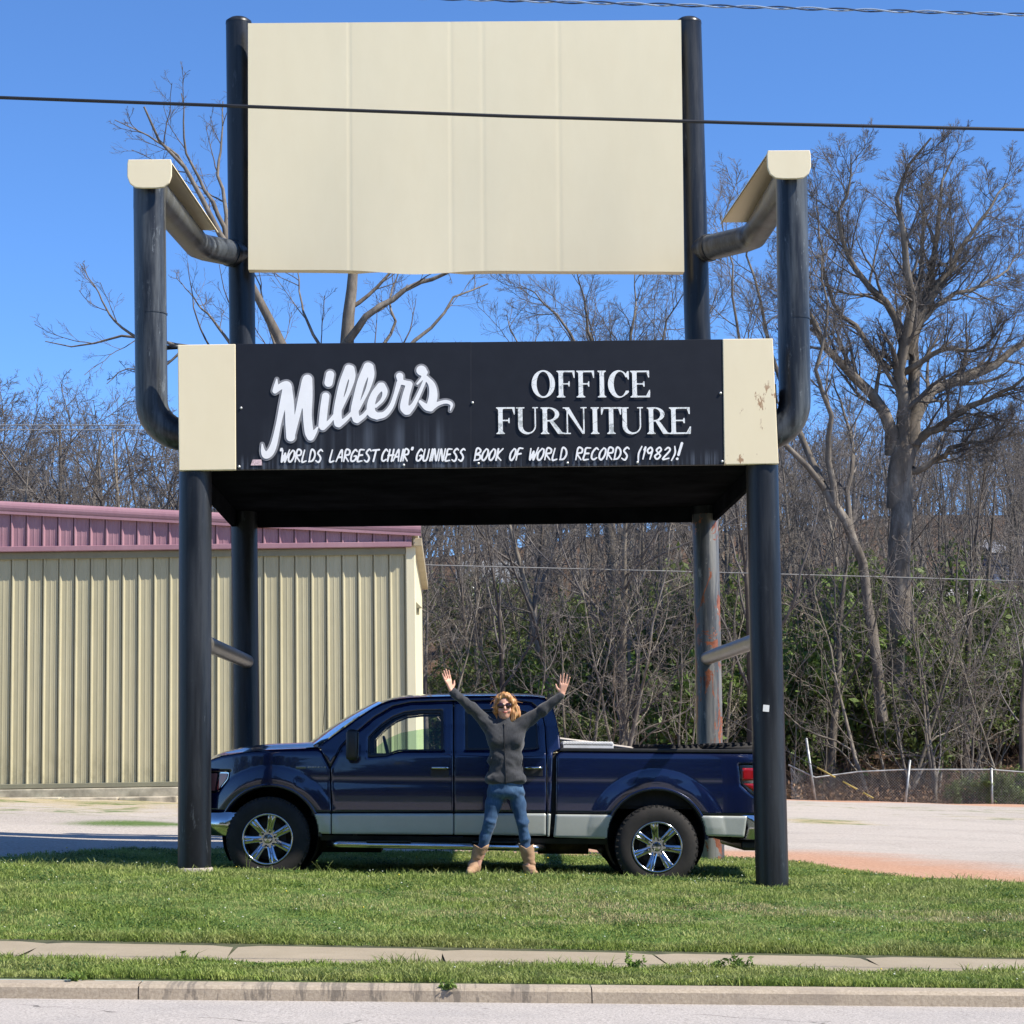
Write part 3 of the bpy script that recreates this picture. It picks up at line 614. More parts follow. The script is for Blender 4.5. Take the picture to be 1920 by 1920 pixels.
MILL = [[(364, 372, 5), (358, 420, 16), (350, 462, 20)], [(350, 465, 18), (400, 425, 24), (438, 418, 32), (448, 440, 34)], [(440, 440, 32), (402, 600, 24), (376, 720, 20), (345, 860, 24), (315, 930, 28), (280, 955, 26), (258, 920, 16), (252, 870, 5)],
 [(445, 430, 34), (460, 560, 36), (465, 700, 36), (470, 815, 34)], [(478, 805, 24), (512, 690, 20), (552, 520, 26), (590, 390, 36)], [(598, 375, 38), (600, 500, 38), (598, 650, 34), (610, 770, 34), (622, 805, 33)], [(622, 815, 28), (655, 775, 16), (676, 742, 7)],
 [(772, 338, 32), (760, 400, 32)], [(738, 503, 29), (725, 600, 30), (712, 725, 30)], [(715, 738, 26), (765, 700, 16), (812, 640, 13)],
 [(915, 292, 32), (872, 400, 29), (840, 540, 29), (828, 640, 32), (835, 708, 33)], [(927, 297, 33), (942, 355, 24), (920, 445, 17), (880, 540, 13), (845, 615, 13)], [(838, 718, 24), (885, 685, 17), (930, 640, 13), (955, 600, 12)],
 [(1062, 277, 34), (1012, 390, 31), (977, 520, 29), (960, 620, 31), (972, 678, 29)], [(1072, 282, 34), (1087, 345, 24), (1062, 445, 17), (1018, 540, 13), (988, 600, 12)], [(978, 688, 22), (1030, 652, 17), (1070, 600, 13)],
 [(1160, 427, 30), (1110, 490, 27), (1085, 570, 31), (1090, 630, 33), (1130, 655, 27)], [(1168, 425, 28), (1192, 470, 21), (1172, 530, 14), (1122, 580, 12)], [(1130, 655, 27), (1190, 640, 22), (1240, 580, 18), (1270, 500, 16), (1300, 400, 20)],
 [(1305, 350, 28), (1314, 388, 22), (1345, 400, 20), (1378, 408, 22)], [(1378, 412, 26), (1350, 510, 28), (1340, 585, 33), (1358, 613, 33)], [(1365, 615, 30), (1410, 570, 18), (1460, 470, 14), (1502, 370, 13)],
 [(1470, 305, 38), (1474, 308, 38)], [(1498, 320, 22), (1480, 362, 13), (1440, 408, 8)], [(1508, 360, 16), (1552, 420, 26), (1562, 500, 33), (1542, 580, 33)], [(1540, 590, 30), (1508, 585, 24), (1462, 545, 13)], [(1545, 590, 24), (1600, 560, 16), (1660, 545, 14), (1702, 565, 12), (1692, 612, 4)]]
MILL = [[(a, b, w*K4) for a, b, w in s] for s in MILL]
wht = simple('white_letter_paint', (.88, .88, .87), .5, 0, .03, 8); gryl = simple('grey_letter_outline', (.26, .26, .27), .5, 0, .1, 8)
letfield(MILL, conv4, .017, LY, 'script_outline', gryl); letfield(MILL, conv4, .0, LY-.004, 'script_lettering', wht)
# small brush capitals
G = {'A': [[(0, 0), (.45, 1), (.75, 0)], [(.15, .35), (.68, .38)]], 'B': [[(.1, 0), (.1, 1), (.55, .95), (.6, .72), (.15, .52), (.65, .45), (.68, .1), (.05, 0)]], 'C': [[(.7, .85), (.4, 1), (.08, .6), (.1, .15), (.4, 0), (.7, .15)]],
 'D': [[(.1, 0), (.1, 1), (.5, .9), (.7, .5), (.5, .08), (.05, 0)]], 'E': [[(.65, 1), (.12, .97), (.1, .5), (.08, 0), (.65, .03)], [(.1, .52), (.55, .55)]], 'F': [[(.68, 1), (.12, .96), (.08, 0)], [(.1, .5), (.55, .55)]],
 'G': [[(.7, .85), (.4, 1), (.08, .6), (.1, .12), (.4, 0), (.68, .2), (.68, .45), (.4, .45)]], 'H': [[(.08, 1), (.08, 0)], [(.65, 1), (.65, 0)], [(0, .48), (.8, .52)]], 'I': [[(.3, 1), (.25, 0)]],
 'K': [[(.1, 1), (.1, 0)], [(.68, 1), (.14, .45), (.7, 0)]], 'L': [[(.12, 1), (.08, .02), (.6, .05)]], 'N': [[(.05, 0), (.1, 1), (.6, 0), (.65, 1.02)]], 'O': [[(.4, 1), (.08, .6), (.1, .15), (.4, 0), (.68, .4), (.66, .85), (.4, 1)]],
 'R': [[(.1, 0), (.1, 1), (.6, .92), (.6, .6), (.15, .5), (.7, 0)]], 'S': [[(.68, .9), (.4, 1.02), (.12, .75), (.4, .52), (.62, .25), (.45, -.05), (.05, .08)]], 'T': [[(0, .95), (.8, 1)], [(.42, .97), (.35, 0)]],
 'U': [[(.08, 1), (.1, .15), (.35, 0), (.62, .2), (.66, 1)]], 'W': [[(.0, 1), (.15, 0), (.4, .75), (.55, 0), (.85, 1.05)]], '(': [[(.5, 1.1), (.25, .5), (.4, -.12)]], ')': [[(.2, 1.1), (.45, .5), (.15, -.12)]],
 '1': [[(.2, .8), (.38, 1), (.34, 0)]], '9': [[(.62, .7), (.35, .5), (.12, .75), (.38, 1), (.62, .75), (.55, 0)]], '8': [[(.4, .52), (.14, .78), (.4, 1), (.62, .78), (.4, .52), (.1, .25), (.38, 0), (.66, .25), (.4, .52)]],
 '2': [[(.12, .78), (.38, 1), (.62, .75), (.08, 0), (.7, .05)]], '!': [[(.45, 1.35), (.3, .35)], [(.24, .02), (.22, .0)]], '"': [[(.2, 1.15), (.18, .98)], [(.36, 1.15), (.34, .98)]]}
def convp(a, b): p = at(a, b, LY); return p[0], p[2]
for w, x0, x1 in (('"WORLDS', 521, 608), ('LARGEST', 618, 712), ('CHAIR"', 715, 775), ('GUINNESS', 780, 875), ('BOOK', 889, 946), ('OF', 955, 983), ('WORLD', 992, 1067), ('RECORDS', 1079, 1183), ('(1982)!', 1193, 1278)):
    strokes = []; wd = [.45 if c_ in 'I1"!' else .55 if c_ in '()' else 1.0 for c_ in w]; T_ = sum(wd); x = x0; k = (x1-x0-3)/T_
    for c_, q in zip(w, wd):
        for s in G[c_]:
            P = []
            for i, (a, b) in enumerate(s):
                X_p = x+(a*(1.12 if q == 1 else .8))*k+b*4.5-1; Yp = 866-(X_p-525)*.0075-b*21.5+rng.uniform(-.3, .3); P.append((X_p, Yp, .0082 if 0 < i < len(s)-1 or len(s) == 2 else .006))
            if c_ == '!': P = [(a, b, .012) for a, b, _ in P]
            strokes.append(P)
        x += q*k
    letfield(strokes, convp, 0, LY-.002, 'small_lettering', wht, .004)
# serif capitals as fields of polygons and rings
def serif(ch, X, Z, x0, x1, z0, z1):
    w = x1-x0; h = z1-z0; st = h*.165; tn = h*.05; F = np.full(X.shape, -1.0)
    def R_(a, b, c_, d):
        nonlocal F
        F = np.maximum(F, np.minimum(np.minimum(X-(x0+a*w), x0+b*w-X), np.minimum(Z-(z0+c_*h), z0+d*h-Z)))
    def Q(pts):
        nonlocal F; F = np.maximum(F, poly_sdf(X, Z, [(x0+a*w, z0+b*h) for a, b in pts]))
    sw = st/w; tw = tn/w
    def stem(a, top=True, bot=True, W=None):
        W = W or sw; R_(a, a+W, 0, 1)
        for on, b, c_ in ((top, .955, 1), (bot, 0, .045)):
            if on: R_(a-sw*.45, a+W+sw*.45, b, c_)
        if top: Q([(a-sw*.3, .97), (a+W+sw*.3, .97), (a+W, .90), (a, .90)])
        if bot: Q([(a-sw*.3, .03), (a, .10), (a+W, .10), (a+W+sw*.3, .03)])
    s0 = sw*.45
    if ch == 'I': stem(.5-sw/2)
    elif ch == 'F': stem(s0); R_(s0, 1, .94, 1); Q([(.86, .95), (1, .95), (1, .72), (.95, .72)]); R_(s0, .72, .48, .53); Q([(.66, .6), (.72, .6), (.72, .4), (.66, .4), (.62, .5)])
    elif ch == 'E': stem(s0); R_(s0, .96, .94, 1); Q([(.82, .95), (.96, .95), (.96, .74), (.91, .74)]); R_(s0, .72, .48, .53); Q([(.66, .6), (.72, .6), (.72, .4), (.66, .4), (.62, .5)]); R_(s0, .98, 0, .06); Q([(.84, .05), (1, .28), (.95, .28), (.78, .05)]); Q([(.8, 0), (.98, 0), (1, .28), (.9, .1)])
    elif ch == 'T': stem(.5-sw/2, top=False); R_(0, 1, .94, 1); Q([(0, .95), (.14, .95), (.05, .72), (0, .72)]); Q([(.86, .95), (1, .95), (1, .72), (.95, .72)])
    elif ch == 'U':
        R_(s0, s0+sw, .3, 1); R_(0, s0*2+sw, .955, 1); R_(.84, .84+tw, .3, 1); R_(.74, 1, .955, 1)
        cx, rx = (s0+.84+tw)/2, (.84+tw-s0)/2; ix0, ix1 = s0+sw, .84; icx, irx = (ix0+ix1)/2, (ix1-ix0)/2
        u = (X-x0)/w; v = (Z-z0)/h; o1 = 1-np.hypot((u-cx)/rx, (v-.31)/.32); i1 = np.hypot((u-icx)/irx, (v-.31)/.25)-1; F = np.maximum(F, np.minimum(np.minimum(o1, i1), (.31-v))*h*.3)
    elif ch == 'O':
        u = (X-x0)/w*2-1; v = (Z-z0)/h*2-1; F = np.maximum(F, np.minimum(1.03-np.hypot(u, v), np.hypot(u/(1-2*sw*1.05), v/.92)-1)*h*.4)
    elif ch == 'C':
        u = (X-x0)/w*2-1; v = (Z-z0)/h*2-1; F = np.minimum(1.03-np.hypot(u/1.05+.02, v), np.hypot((u-.12)/(1-1.6*sw), v/.92)-1)*h*.4
        F = np.minimum(F, np.maximum(.50*1-u, np.abs(v)-.50)*h*.4); Q([(.93, .98), (1, .98), (1, .66), (.95, .66), (.85, .88)]); Q([(.86, .10), (1, .2), (.96, .26), (.82, .14)])
    elif ch == 'R':
        stem(s0); u = (X-x0)/w; v = (Z-z0)/h; a = s0+sw; q = np.minimum(1-np.hypot((u-a-.05)/(.78-a), (v-.735)/.265), np.hypot((u-a-.05)/(.78-a-sw*.95), (v-.735)/.215)-1); q = np.minimum(q, u-a+.0); F = np.maximum(F, q*h*.25)
        Q([(a+.08, .5), (a+.08+sw*.9, .5), (.97, .05), (.97, 0), (.97-sw*1.05, 0)]); R_(.76, 1.05, 0, .045)
    elif ch == 'N':
        R_(.13, .13+tw, 0, 1); R_(0, .13+tw+.12, 0, .045); R_(.84, .84+tw, 0, 1); R_(.73, 1, .955, 1); Q([(.02, 1), (.02+sw*1.15, 1), (.84+tw, .0), (.84+tw-sw*.5, .0)]); R_(-.03, .2, .955, 1)
    return F
def serifline(word, spans, top, basey, name):
    xs0, xs1 = at(870+spans[0][0]/3.148, 740, LY)[0], at(870+spans[-1][1]/3.148, 740, LY)[0]; X, Z = np.meshgrid(np.arange(xs0-.05, xs1+.05, .005), np.arange(at(1100, 620+basey/3.148, LY)[2]-.08, at(1100, 620+top/3.148, LY)[2]+.08, .005)); F = np.full(X.shape, -1.0)
    for c_, (a, b) in zip(word, spans):
        pa = 870+a/3.148; pb = 870+b/3.148; pm = (pa+pb)/2; x0, x1 = at(pa, 740, LY)[0], at(pb, 740, LY)[0]; z1 = at(pm, 620+top/3.148, LY)[2]; z0 = at(pm, 620+basey/3.148, LY)[2]
        m_ = (X[0] > x0-.05) & (X[0] < x1+.05); i0, i1 = np.where(m_)[0][[0, -1]]; F[:, i0:i1+1] = np.maximum(F[:, i0:i1+1], serif(c_, X[:, i0:i1+1], Z[:, i0:i1+1], x0, x1, z0, z1))
    me = field_mesh(F, X, Z, lambda a, b, d: np.stack([a-O.x, np.full(a.shape, LY-.002-O.y), b-O.z], 1), name)
    return link(me, name, wornw, sign_face2, False)
m = Mat('worn_white_letters'); co = m.geo(); v_ = m.new('TexVoronoi', feature='DISTANCE_TO_EDGE'); v_.inputs['Scale'].default_value = 9; m.l.new(co, v_.inputs['Vector'])
n = m.noise(9, 5, .7, co=co); c = m.mix(m.step(n, .54, .66), (.84, .86, .84), (.42, .45, .43)); c = m.mix(m.math('LESS_THAN', v_.outputs['Distance'], .010), c, (.30, .32, .33)); m.col(c).set(rough=.5); wornw = m.m
serifline('OFFICE', [(402, 536), (548, 655), (665, 770), (780, 850), (857, 975), (983, 1100)], 236, 394, 'serif_lettering')
serifline('FURNITURE', [(188, 298), (305, 435), (450, 582), (585, 722), (738, 802), (806, 925), (920, 1055), (1076, 1202), (1208, 1335)], 452, 610, 'serif_lettering')
# ------------------------------------------------------------------ pickup truck
YT = 1.12
hw = 1.0                                    # half width
mid = at(867.5, 1580.5, YT); TA = 0.0075+ROLL
TO = Vector((mid[0], YT+hw, mid[2]-.395))
truck = empty('pickup_truck', TO, 'dark blue four-door pickup with silver lower band, parked on grass under the giant chair', 'pickup truck', rot=(0, TA, 0))
truck_w = math.sin(TA); truck_c = math.cos(TA)
def T(px, py):
    p = at(px, py, YT); dx, dz = p[0]-TO.x, p[2]-TO.z; return (dx*truck_c-dz*truck_w, dx*truck_w+dz*truck_c)
def TP(L): return [T(*q) for q in L]
ZB = T(860, 1408)[1]; ZR = T(860, 1304)[1]; XF = T(372, 1440)[0]; XR = T(1442, 1500)[0]
WF = T(502, 1573); WR = T(1232, 1588)
ARF = (T(504, 1566)[0], T(504, 1566)[1]+.0); ARR = (T(1231, 1572)[0], T(1231, 1572)[1])
RA = 0.462
def surfw(x, z):
    x = np.asarray(x, float); z = np.asarray(z, float)
    lo = .975+.022*np.clip(1-((z-(ZB-.38))/.45)**2, -1, 1)
    q = np.clip(z-ZB, 0, 2); w = np.where(z > ZB, lo-.02-.27*q-.18*q*q, lo)
    w = np.where((z <= ZB) & (z > ZB-.06), lo-.02*((z-ZB+.06)/.06)**2, w)
    for c in (ARF, ARR):
        r = np.hypot(x-c[0], (z-c[1])*1.02); w = w+.020*(np.clip(1-np.abs(r-.54)/.12, 0, 1))**.6*np.clip((z-c[1]+.05)/.15, 0, 1)
    w = w-.004*np.exp(-((z-(ZB-.30))/.05)**2)*(x > -1.6)*(x < 2.9)
    nose = np.clip((XF+.95-x)/.95, 0, 1); w = w-.36*nose**2.4
    return w
def panel(name, poly, mat, parent, side, res=.0135, holes=(), off=0.0, gap=.004, cut=True, roll=.012):
    P = np.array(poly); xs = np.arange(P[:, 0].min()-.03, P[:, 0].max()+.03, res); zs = np.arange(P[:, 1].min()-.03, P[:, 1].max()+.03, res); X, Z = np.meshgrid(xs, zs)
    F = poly_sdf(X, Z, poly)-gap
    for h in holes: F = np.minimum(F, -poly_sdf(X, Z, h)-gap)
    if cut:
        for c in (ARF, ARR): F = np.minimum(F, np.maximum(np.hypot(X-c[0], (Z-c[1])*1.02)-RA, -(Z-c[1]+.6)))
    def fn(x, z, d):
        w = surfw(x, z)+off-roll*np.clip(1-d/roll, 0, 1)**2 if roll else surfw(x, z)+off
        return np.stack([x, side*w, z], 1)
    me = field_mesh(F, X, Z, fn, name)
    if side > 0: me.flip_normals()
    return link(me, name, mat, parent, True)
def paint(name, col, rough=.22, metal=.35, coat=1.0):
    m = Mat(name); n = m.noise(3, 5, .6); n2 = m.noise(700, 1, .5); c = m.mix(.3, m.ramp(n, [(.3, tuple(k*.88 for k in col)), (.7, tuple(k*1.1 for k in col))]), m.ramp(n2, [(.3, tuple(k*.6 for k in col)), (.7, tuple(min(1, k*1.7) for k in col))]))
    m.col(c).set(rough=rough, metal=metal, coat=coat, coatr=.04)
    d = m.step(m.noise(5, 5, .7), .45, .8); m.set(coatr=m.ramp(d, [(0, (.03,)*3), (1, (.14,)*3)])); m.bump(m.noise(1.6, 2, .5), .035, .05); return m.m
blue = paint('navy_paint', (.0035, .009, .046), .25, .3); silver = paint('silver_paint', (.40, .42, .385), .42, .25, .35)
chrome = Mat('chrome').col((.50, .51, .53)).set(rough=.14, metal=1).m; dullc = Mat('brushed_alloy'); dullc = dullc.col(dullc.ramp(dullc.noise(9, 4), [(.3, (.5, .5, .52)), (.7, (.68, .68, .70))])).set(rough=.22, metal=1).m
blackp = simple('black_plastic', (.014, .014, .015), .5, 0, .3, 20); under = simple('underbody', (.012, .011, .010), .8, 0, .5, 9, .3)
rub = Mat('tyre_rubber'); nn = rub.noise(6, 5, .7); rub = rub.col(rub.ramp(nn, [(.35, (.010, .0095, .009)), (.62, (.022, .019, .017)), (.8, (.055, .046, .038))])).set(rough=.85).bump(rub.noise(50, 3), .2, .004).m
def glass(name, tint, a, rough=.02):
    m = Mat(name); tr = m.new('BsdfTransparent'); tr.inputs[0].default_value = (*tint, 1); gl = m.new('BsdfGlossy'); gl.inputs['Roughness'].default_value = rough; gl.inputs[0].default_value = (.9, .95, 1, 1)
    fr = m.new('Fresnel'); fr.inputs[0].default_value = 1.5; mx = m.new('MixShader'); a_ = m.math('MINIMUM', m.math('MULTIPLY', fr.outputs[0], a), .9); m.l.new(a_, mx.inputs[0]); m.l.new(tr.outputs[0], mx.inputs[1]); m.l.new(gl.outputs[0], mx.inputs[2])
    m.l.new(mx.outputs[0], m.n['Material Output'].inputs[0]); return m.m
gclear = glass('clear_glass', (.93, .96, .94), .8); ggreen = glass('green_glass', (.50, .72, .56), 1.0); gdark = glass('privacy_glass', (.035, .04, .045), 1.0)
interior = simple('dark_interior', (.018, .018, .02), .85, 0, .3, 5)
# --- outlines traced as pixels on the near side plane
hoodl = [(366, 1446), (368, 1436), (382, 1426), (410, 1417), (450, 1411), (500, 1406), (550, 1404), (592, 1402.5)]
roofl = [(624, 1378), (664, 1348.5), (696, 1326), (712, 1317.5), (733, 1310.5), (760, 1306.5), (800, 1304.5), (860, 1303), (940, 1302.5), (1000, 1303.5), (1024, 1306.5), (1033, 1314), (1040, 1329), (1046, 1350), (1051, 1383), (1052.5, 1405)]
yS = 1524.5
beltl = 1406
winF = [(701, 1372), (716, 1358), (735, 1345), (757, 1336), (786, 1332.5), (830, 1331.5), (831, 1406.5), (748, 1408), (738, 1411), (724, 1417), (690, 1419), (690, 1384)]
winR = [(873, 1332), (960, 1332), (984, 1335), (1002, 1345), (1008, 1358), (1009, 1403), (991, 1405.5), (873, 1406)]
def side_panels(s):
    par = truck
    fen = panel('front_fender', TP([(368, 1440)]+hoodl[2:]+[(600, 1404), (619, 1440), (622, yS), (416, yS), (372, yS-4), (366, 1490)]), blue, par, s, holes=[TP([(360, 1446), (427, 1447), (424, 1461), (402, 1487), (360, 1487)])])
    panel('lower_trim', TP([(580, yS), (621, yS), (621, 1564.5), (580, 1563)]), silver, fen, s, off=.006)
    # upper frame of the cab (pillars, roof rail) as the body side
    fd = panel('front_door', TP([(619, 1440), (640, 1400), (668, 1372), (700, 1345), (735, 1324), (770, 1316), (850, 1313.5), (851, yS), (622, yS)]), blue, par, s, holes=[TP(winF)])
    panel('lower_trim', TP([(621, yS), (851, yS), (851, 1566), (621, 1564.5)]), silver, fd, s, off=.006)
    rd = panel('rear_door', TP([(851, 1313.5), (960, 1313), (998, 1317), (1017, 1332), (1023, 1360), (1025, 1410), (1025, yS), (851, yS)]), blue, par, s, holes=[TP(winR)])
    panel('lower_trim', TP([(851, yS), (1025, yS), (1025, 1568), (851, 1566)]), silver, rd, s, off=.006)
    cs = panel('cab_side', TP([(592, 1402.5)]+roofl+[(1037, 1412), (1033, yS), (1025.5, yS), (1025.5, 1410), (1023, 1360), (1017, 1332), (998, 1317), (960, 1313), (850, 1313.5), (770, 1316), (735, 1324), (700, 1345), (668, 1372), (640, 1400), (619, 1440), (600, 1404)]), blue, par, s, gap=.002)
    panel('lower_trim', TP([(1025, yS), (1034, yS+.5), (1031, 1570), (1025, 1570)]), silver, cs, s, off=.006)
    bs = panel('bed_side', TP([(1042, 1419), (1047, 1410), (1056, 1407), (1442, 1411), (1446, 1440), (1446, yS+4.5), (1300, yS+3.5), (1041, yS+1)]), blue, par, s, holes=[TP([(1386, 1434), (1450, 1434), (1450, 1502), (1411, 1490), (1390, 1470)])])
    panel('lower_trim', TP([(1041, yS+1.5), (1152, yS+2.5), (1141, 1574), (1037, 1571)]), silver, bs, s, off=.006)
    panel('lower_trim', TP([(1310, yS+4), (1402, yS+5), (1397, 1571), (1322, 1568)]), silver, bs, s, off=.006)
    # window panes
    if s < 0: panel('window_glass', TP(winF), gclear, fd, s, off=-.02, gap=-.01, cut=False, roll=0, res=.03)
    else:
        panel('window_glass', TP([(690, 1419), (690, 1402), (716, 1382), (745, 1370), (786, 1363), (831, 1360), (831, 1406.5), (748, 1408), (724, 1417)]), ggreen, fd, s, off=-.02, gap=-.01, cut=False, roll=0, res=.03)
    panel('window_glass', TP(winR), gdark, rd, s, off=-.02, gap=-.01, cut=False, roll=0, res=.03)
    # black window surrounds
    for dr, win in ((fd, winF), (rd, winR)):
        P = TP(win); c = np.mean(P, 0); inner = [(x+(c[0]-x)*.045, z+(c[1]-z)*.07) for x, z in P]; panel('window_seal', P, blackp, dr, s, holes=[inner], off=-.008, gap=-.003, cut=False, roll=0)
    # handles
    for dr, px in ((fd, 825), (rd, 1001)):
        x, z = T(px, 1440); w = float(surfw(x, z)); g = MB(); g.tube([(x-.085, s*(w+.02), z), (x-.05, s*(w+.042), z+.002), (x+.05, s*(w+.042), z+.002), (x+.085, s*(w+.02), z)], .0155, 10); g.build('handle', chrome, dr, True)
        g = MB(); g.box((x, s*(w+.0035), z-.035), (.17, .006, .085)); g.build('handle_recess', blackp, dr, bevel=.02)
    # mirror
    x, z = T(664, 1400); w = float(surfw(x, ZB)); g = MB(); g.box((x-.01, s*(w+.20), z+.015), (.11, .25, .29)); o = g.build('wing_mirror', blackp, par, True, bevel=.035)
    g = MB(); g.box((x+.05, s*(w+.20), z+.015), (.006, .20, .24)); g.build('mirror_glass', chrome, o, bevel=.002); g = MB(); g.tube([(x+.02, s*(w-.03), z-.12), (x, s*(w+.14), z-.08)], .03, 8); g.build('mirror_arm', blackp, o, True)
    # headlight
    hl = TP([(362, 1447), (426, 1448), (423.5, 1461), (402, 1486), (362, 1486)]); o = panel('headlight', hl, chrome, par, s, off=-.012, gap=0, cut=False, roll=0)
    panel('lens_amber', TP([(408, 1450), (423, 1450.5), (421, 1460), (402, 1483), (401, 1483)]), Mat('amber_lens').col((.40, .05, .045)).set(rough=.15, coat=1).m, o, s, off=-.004, gap=0, cut=False, roll=0); panel('lens_clear', TP([(364, 1450), (403, 1450), (397, 1483), (364, 1483)]), Mat('clear_lens').col((.34, .14, .14)).set(rough=.2, metal=.2).m, o, s, off=-.004, gap=0, cut=False, roll=0)
    # tail light
    o = panel('tail_light', TP([(1386, 1434), (1448, 1434), (1448, 1502), (1411, 1490), (1390, 1470)]), chrome, par, s, off=.004, gap=.003, cut=False, roll=0)
    panel('red_lens', TP([(1391, 1440), (1446, 1440), (1446, 1464), (1391, 1464)]), Mat('red_lens').col((.30, .008, .012)).set(rough=.12, coat=1).m, o, s, off=.012, gap=0, cut=False, roll=.01)
    panel('red_lens', TP([(1392, 1469), (1446, 1469), (1446, 1494), (1412, 1484), (1396, 1472)]), bpy.data.materials['red_lens'], o, s, off=.012, gap=0, cut=False, roll=.01)
    # fender badge marks (illegible in the photograph)
    if s < 0:
        g = MB(); x, z = T(564, 1438.5); w = float(surfw(x, z)); g.box((x, s*(w+.004), z), (.095, .008, .022))
        for k, (a, hh) in enumerate(((578, .02), (582, .016), (586.5, .02), (591, .014), (597, .018), (603, .01), (609, .016))):
            x, z = T(a, 1438); g.box((x, s*(float(surfw(x, z))+.004), z), (.014, .008, hh), (0, .25, 0))
        g.build('badge', chrome, fen, bevel=.003)
        x0, z0 = T(505, 1458); x1, z1 = T(512, 1449)
    panel('inner_panel', TP([(420, 1440)]+[(560, 1412), (620, 1412), (1442, 1414), (1442, 1566), (420, 1560)]), under, par, s, off=-.045, gap=.0, roll=0, res=.03)
    for wx0, wx1 in ((838, 866), (1014, 1036)): panel('inner_pillar', TP([(wx0, 1318), (wx1, 1330), (wx1, 1414), (wx0, 1414)]), under, par, s, off=-.05, gap=0, cut=False, roll=0, res=.04)
    # wheel well
    for c in (ARF, ARR):
        g = MB(); rows = []
        for a in np.linspace(-.6, math.pi+.6, 26):
            x, z = c[0]+RA*1.0*math.cos(a), c[1]+RA*.98*math.sin(a); w = float(surfw(x, z)); rows.append([(x, s*(w-.006), z), (x, s*(w-.12), z), (x, s*.45, z)])
        g.grid(rows); g.prism([(c[0]+RA*1.02*math.cos(a), c[1]+RA*math.sin(a)) for a in np.linspace(0, 2*math.pi, 24, endpoint=False)], s*.43, s*.45); g.build('wheel_well', under, par, True)
        g = MB(); rows = []
        for a in np.linspace(-.02, math.pi+.02, 30):
            ca, sa = math.cos(a), math.sin(a); rows.append([(c[0]+r*ca, s*(float(surfw(c[0]+r*ca, c[1]+r*.98*sa))-d), c[1]+r*.98*sa) for r, d in ((RA-.002, .004), (RA+.006, -.004), (RA+.028, -.003), (RA+.034, .006))])
        g.grid(rows); g.build('arch_lip', blue, par, True)
    # running board: chrome tube
    a, b = T(614, 1582.5), T(1021, 1589.5); g = MB(); g.tube([(a[0]-.0, s*.90, a[1]), (a[0]+.12, s*1.0, a[1]), (b[0]-.12, s*1.0, b[1]), (b[0], s*.90, b[1])], .033, 14); o = g.build('side_step', dullc, par, True)
    for k in (.12, .5, .88): g = MB(); xx = a[0]+(b[0]-a[0])*k; g.tube([(xx, s*.72, a[1]+.07), (xx, s*.98, a[1]-.01)], .022, 8); g.build('step_bracket', blackp, o, True)
    for dx in (-.45, .55): g = MB(); g.box(((a[0]+b[0])/2+dx, s*1.0, a[1]+.028), (.42, .09, .012)); g.build('step_pad', blackp, o, bevel=.004)
    g = MB(); x0, z0 = T(600, 1566); x1, z1 = T(1140, 1574); g.grid([[(x0, s*.965, z0), (x1, s*.965, z1)], [(x0, s*.93, z0-.05), (x1, s*.93, z1-.05)], [(x0, s*.5, z0-.06), (x1, s*.5, z1-.06)]]); g.build('rocker', under, par)
side_panels(-1); side_panels(1)
def zl(px, L):
    xs, zs = zip(*TP(L)); return px
hx, hz = zip(*TP(hoodl)); rx, rz = zip(*TP(roofl))
# hood with a raised centre and cowl
def skin(name, xs, zf, mat, crown, parent=truck, n=17, inset=.002, shape=None, flip=False):
    rows = []
    for x in xs:
        z = zf(x); w = float(surfw(x, z))-inset; row = []
        for k in range(n):
            u = -1+2*k/(n-1); zz = z+crown*(1-u*u)**1.0
            if shape: zz += shape(x, u)
            row.append((x, u*w, zz))
        rows.append(row)
    g = MB(); g.grid(rows); return g.build(name, mat, parent, True, fix=False)
skin('hood', np.linspace(hx[1], hx[-1], 22), lambda x: float(np.interp(x, hx, hz)), blue, .05, shape=lambda x, u: .03*math.exp(-((abs(u)-.62)/.14)**2)*min(1, (x-hx[0])/.5))
xw0, zw0 = T(592, 1402.5); xw1, zw1 = T(716, 1316)
g = MB(); rows = []
for t in np.linspace(0, 1, 9):
    row = []
    for k in range(15):
        u = -1+2*k/14; bow = .20*(1-u*u); x = xw0+(xw1-xw0)*t-bow*(1-.5*t); z = zw0+(zw1-zw0)*t; w = float(surfw(xw0+.4, z))-.0; row.append((x, u*(w-.01), z-.0+.03*math.sin(t*math.pi)+.03*(1-u*u)*t))
    rows.append(row)
g.grid(rows); g.build('windscreen', glass('windscreen_glass', (.55, .65, .62), 1.2), truck, True, fix=False)
g = MB(); g.grid([[(xw0+.02-.22*(1-(u/7)**2), u/7*.93, zw0+.012) for u in range(-7, 8)], [(xw0-.10, u/7*.94, zw0+.03*(1-(u/7)**2)) for u in range(-7, 8)]]); o = g.build('cowl', blackp, truck)
for s in (-1, 1):
    g = MB(); g.tube([(xw0-.05, s*.55, zw0+.03), (xw0-.02, s*.30, zw0+.10), (xw0+.02, s*.0, zw0+.05)], .01, 6); g.box((xw0+.02, s*.35, zw0+.09), (.02, .5, .02), (.0, -.7, 0)); g.build('wiper', blackp, truck)
i0 = 3
skin('roof', np.linspace(rx[3], rx[10], 24), lambda x: float(np.interp(x, rx, rz)), blue, .045)
xb1, zb1 = T(1028, 1309); xb0, zb0 = T(1050, 1410)
g = MB(); P = []
for t in np.linspace(0, 1, 8):
    z = zb1+(zb0-zb1)*t; x = float(np.interp(z, list(reversed(rz[10:])), list(reversed(rx[10:])))) ; w = float(surfw(x, z))-.003; P.append([(x+.02*(1-(k/6)**2), k/6*w, z+.04*(1-(k/6)**2)*(1-t)) for k in range(-6, 7)])
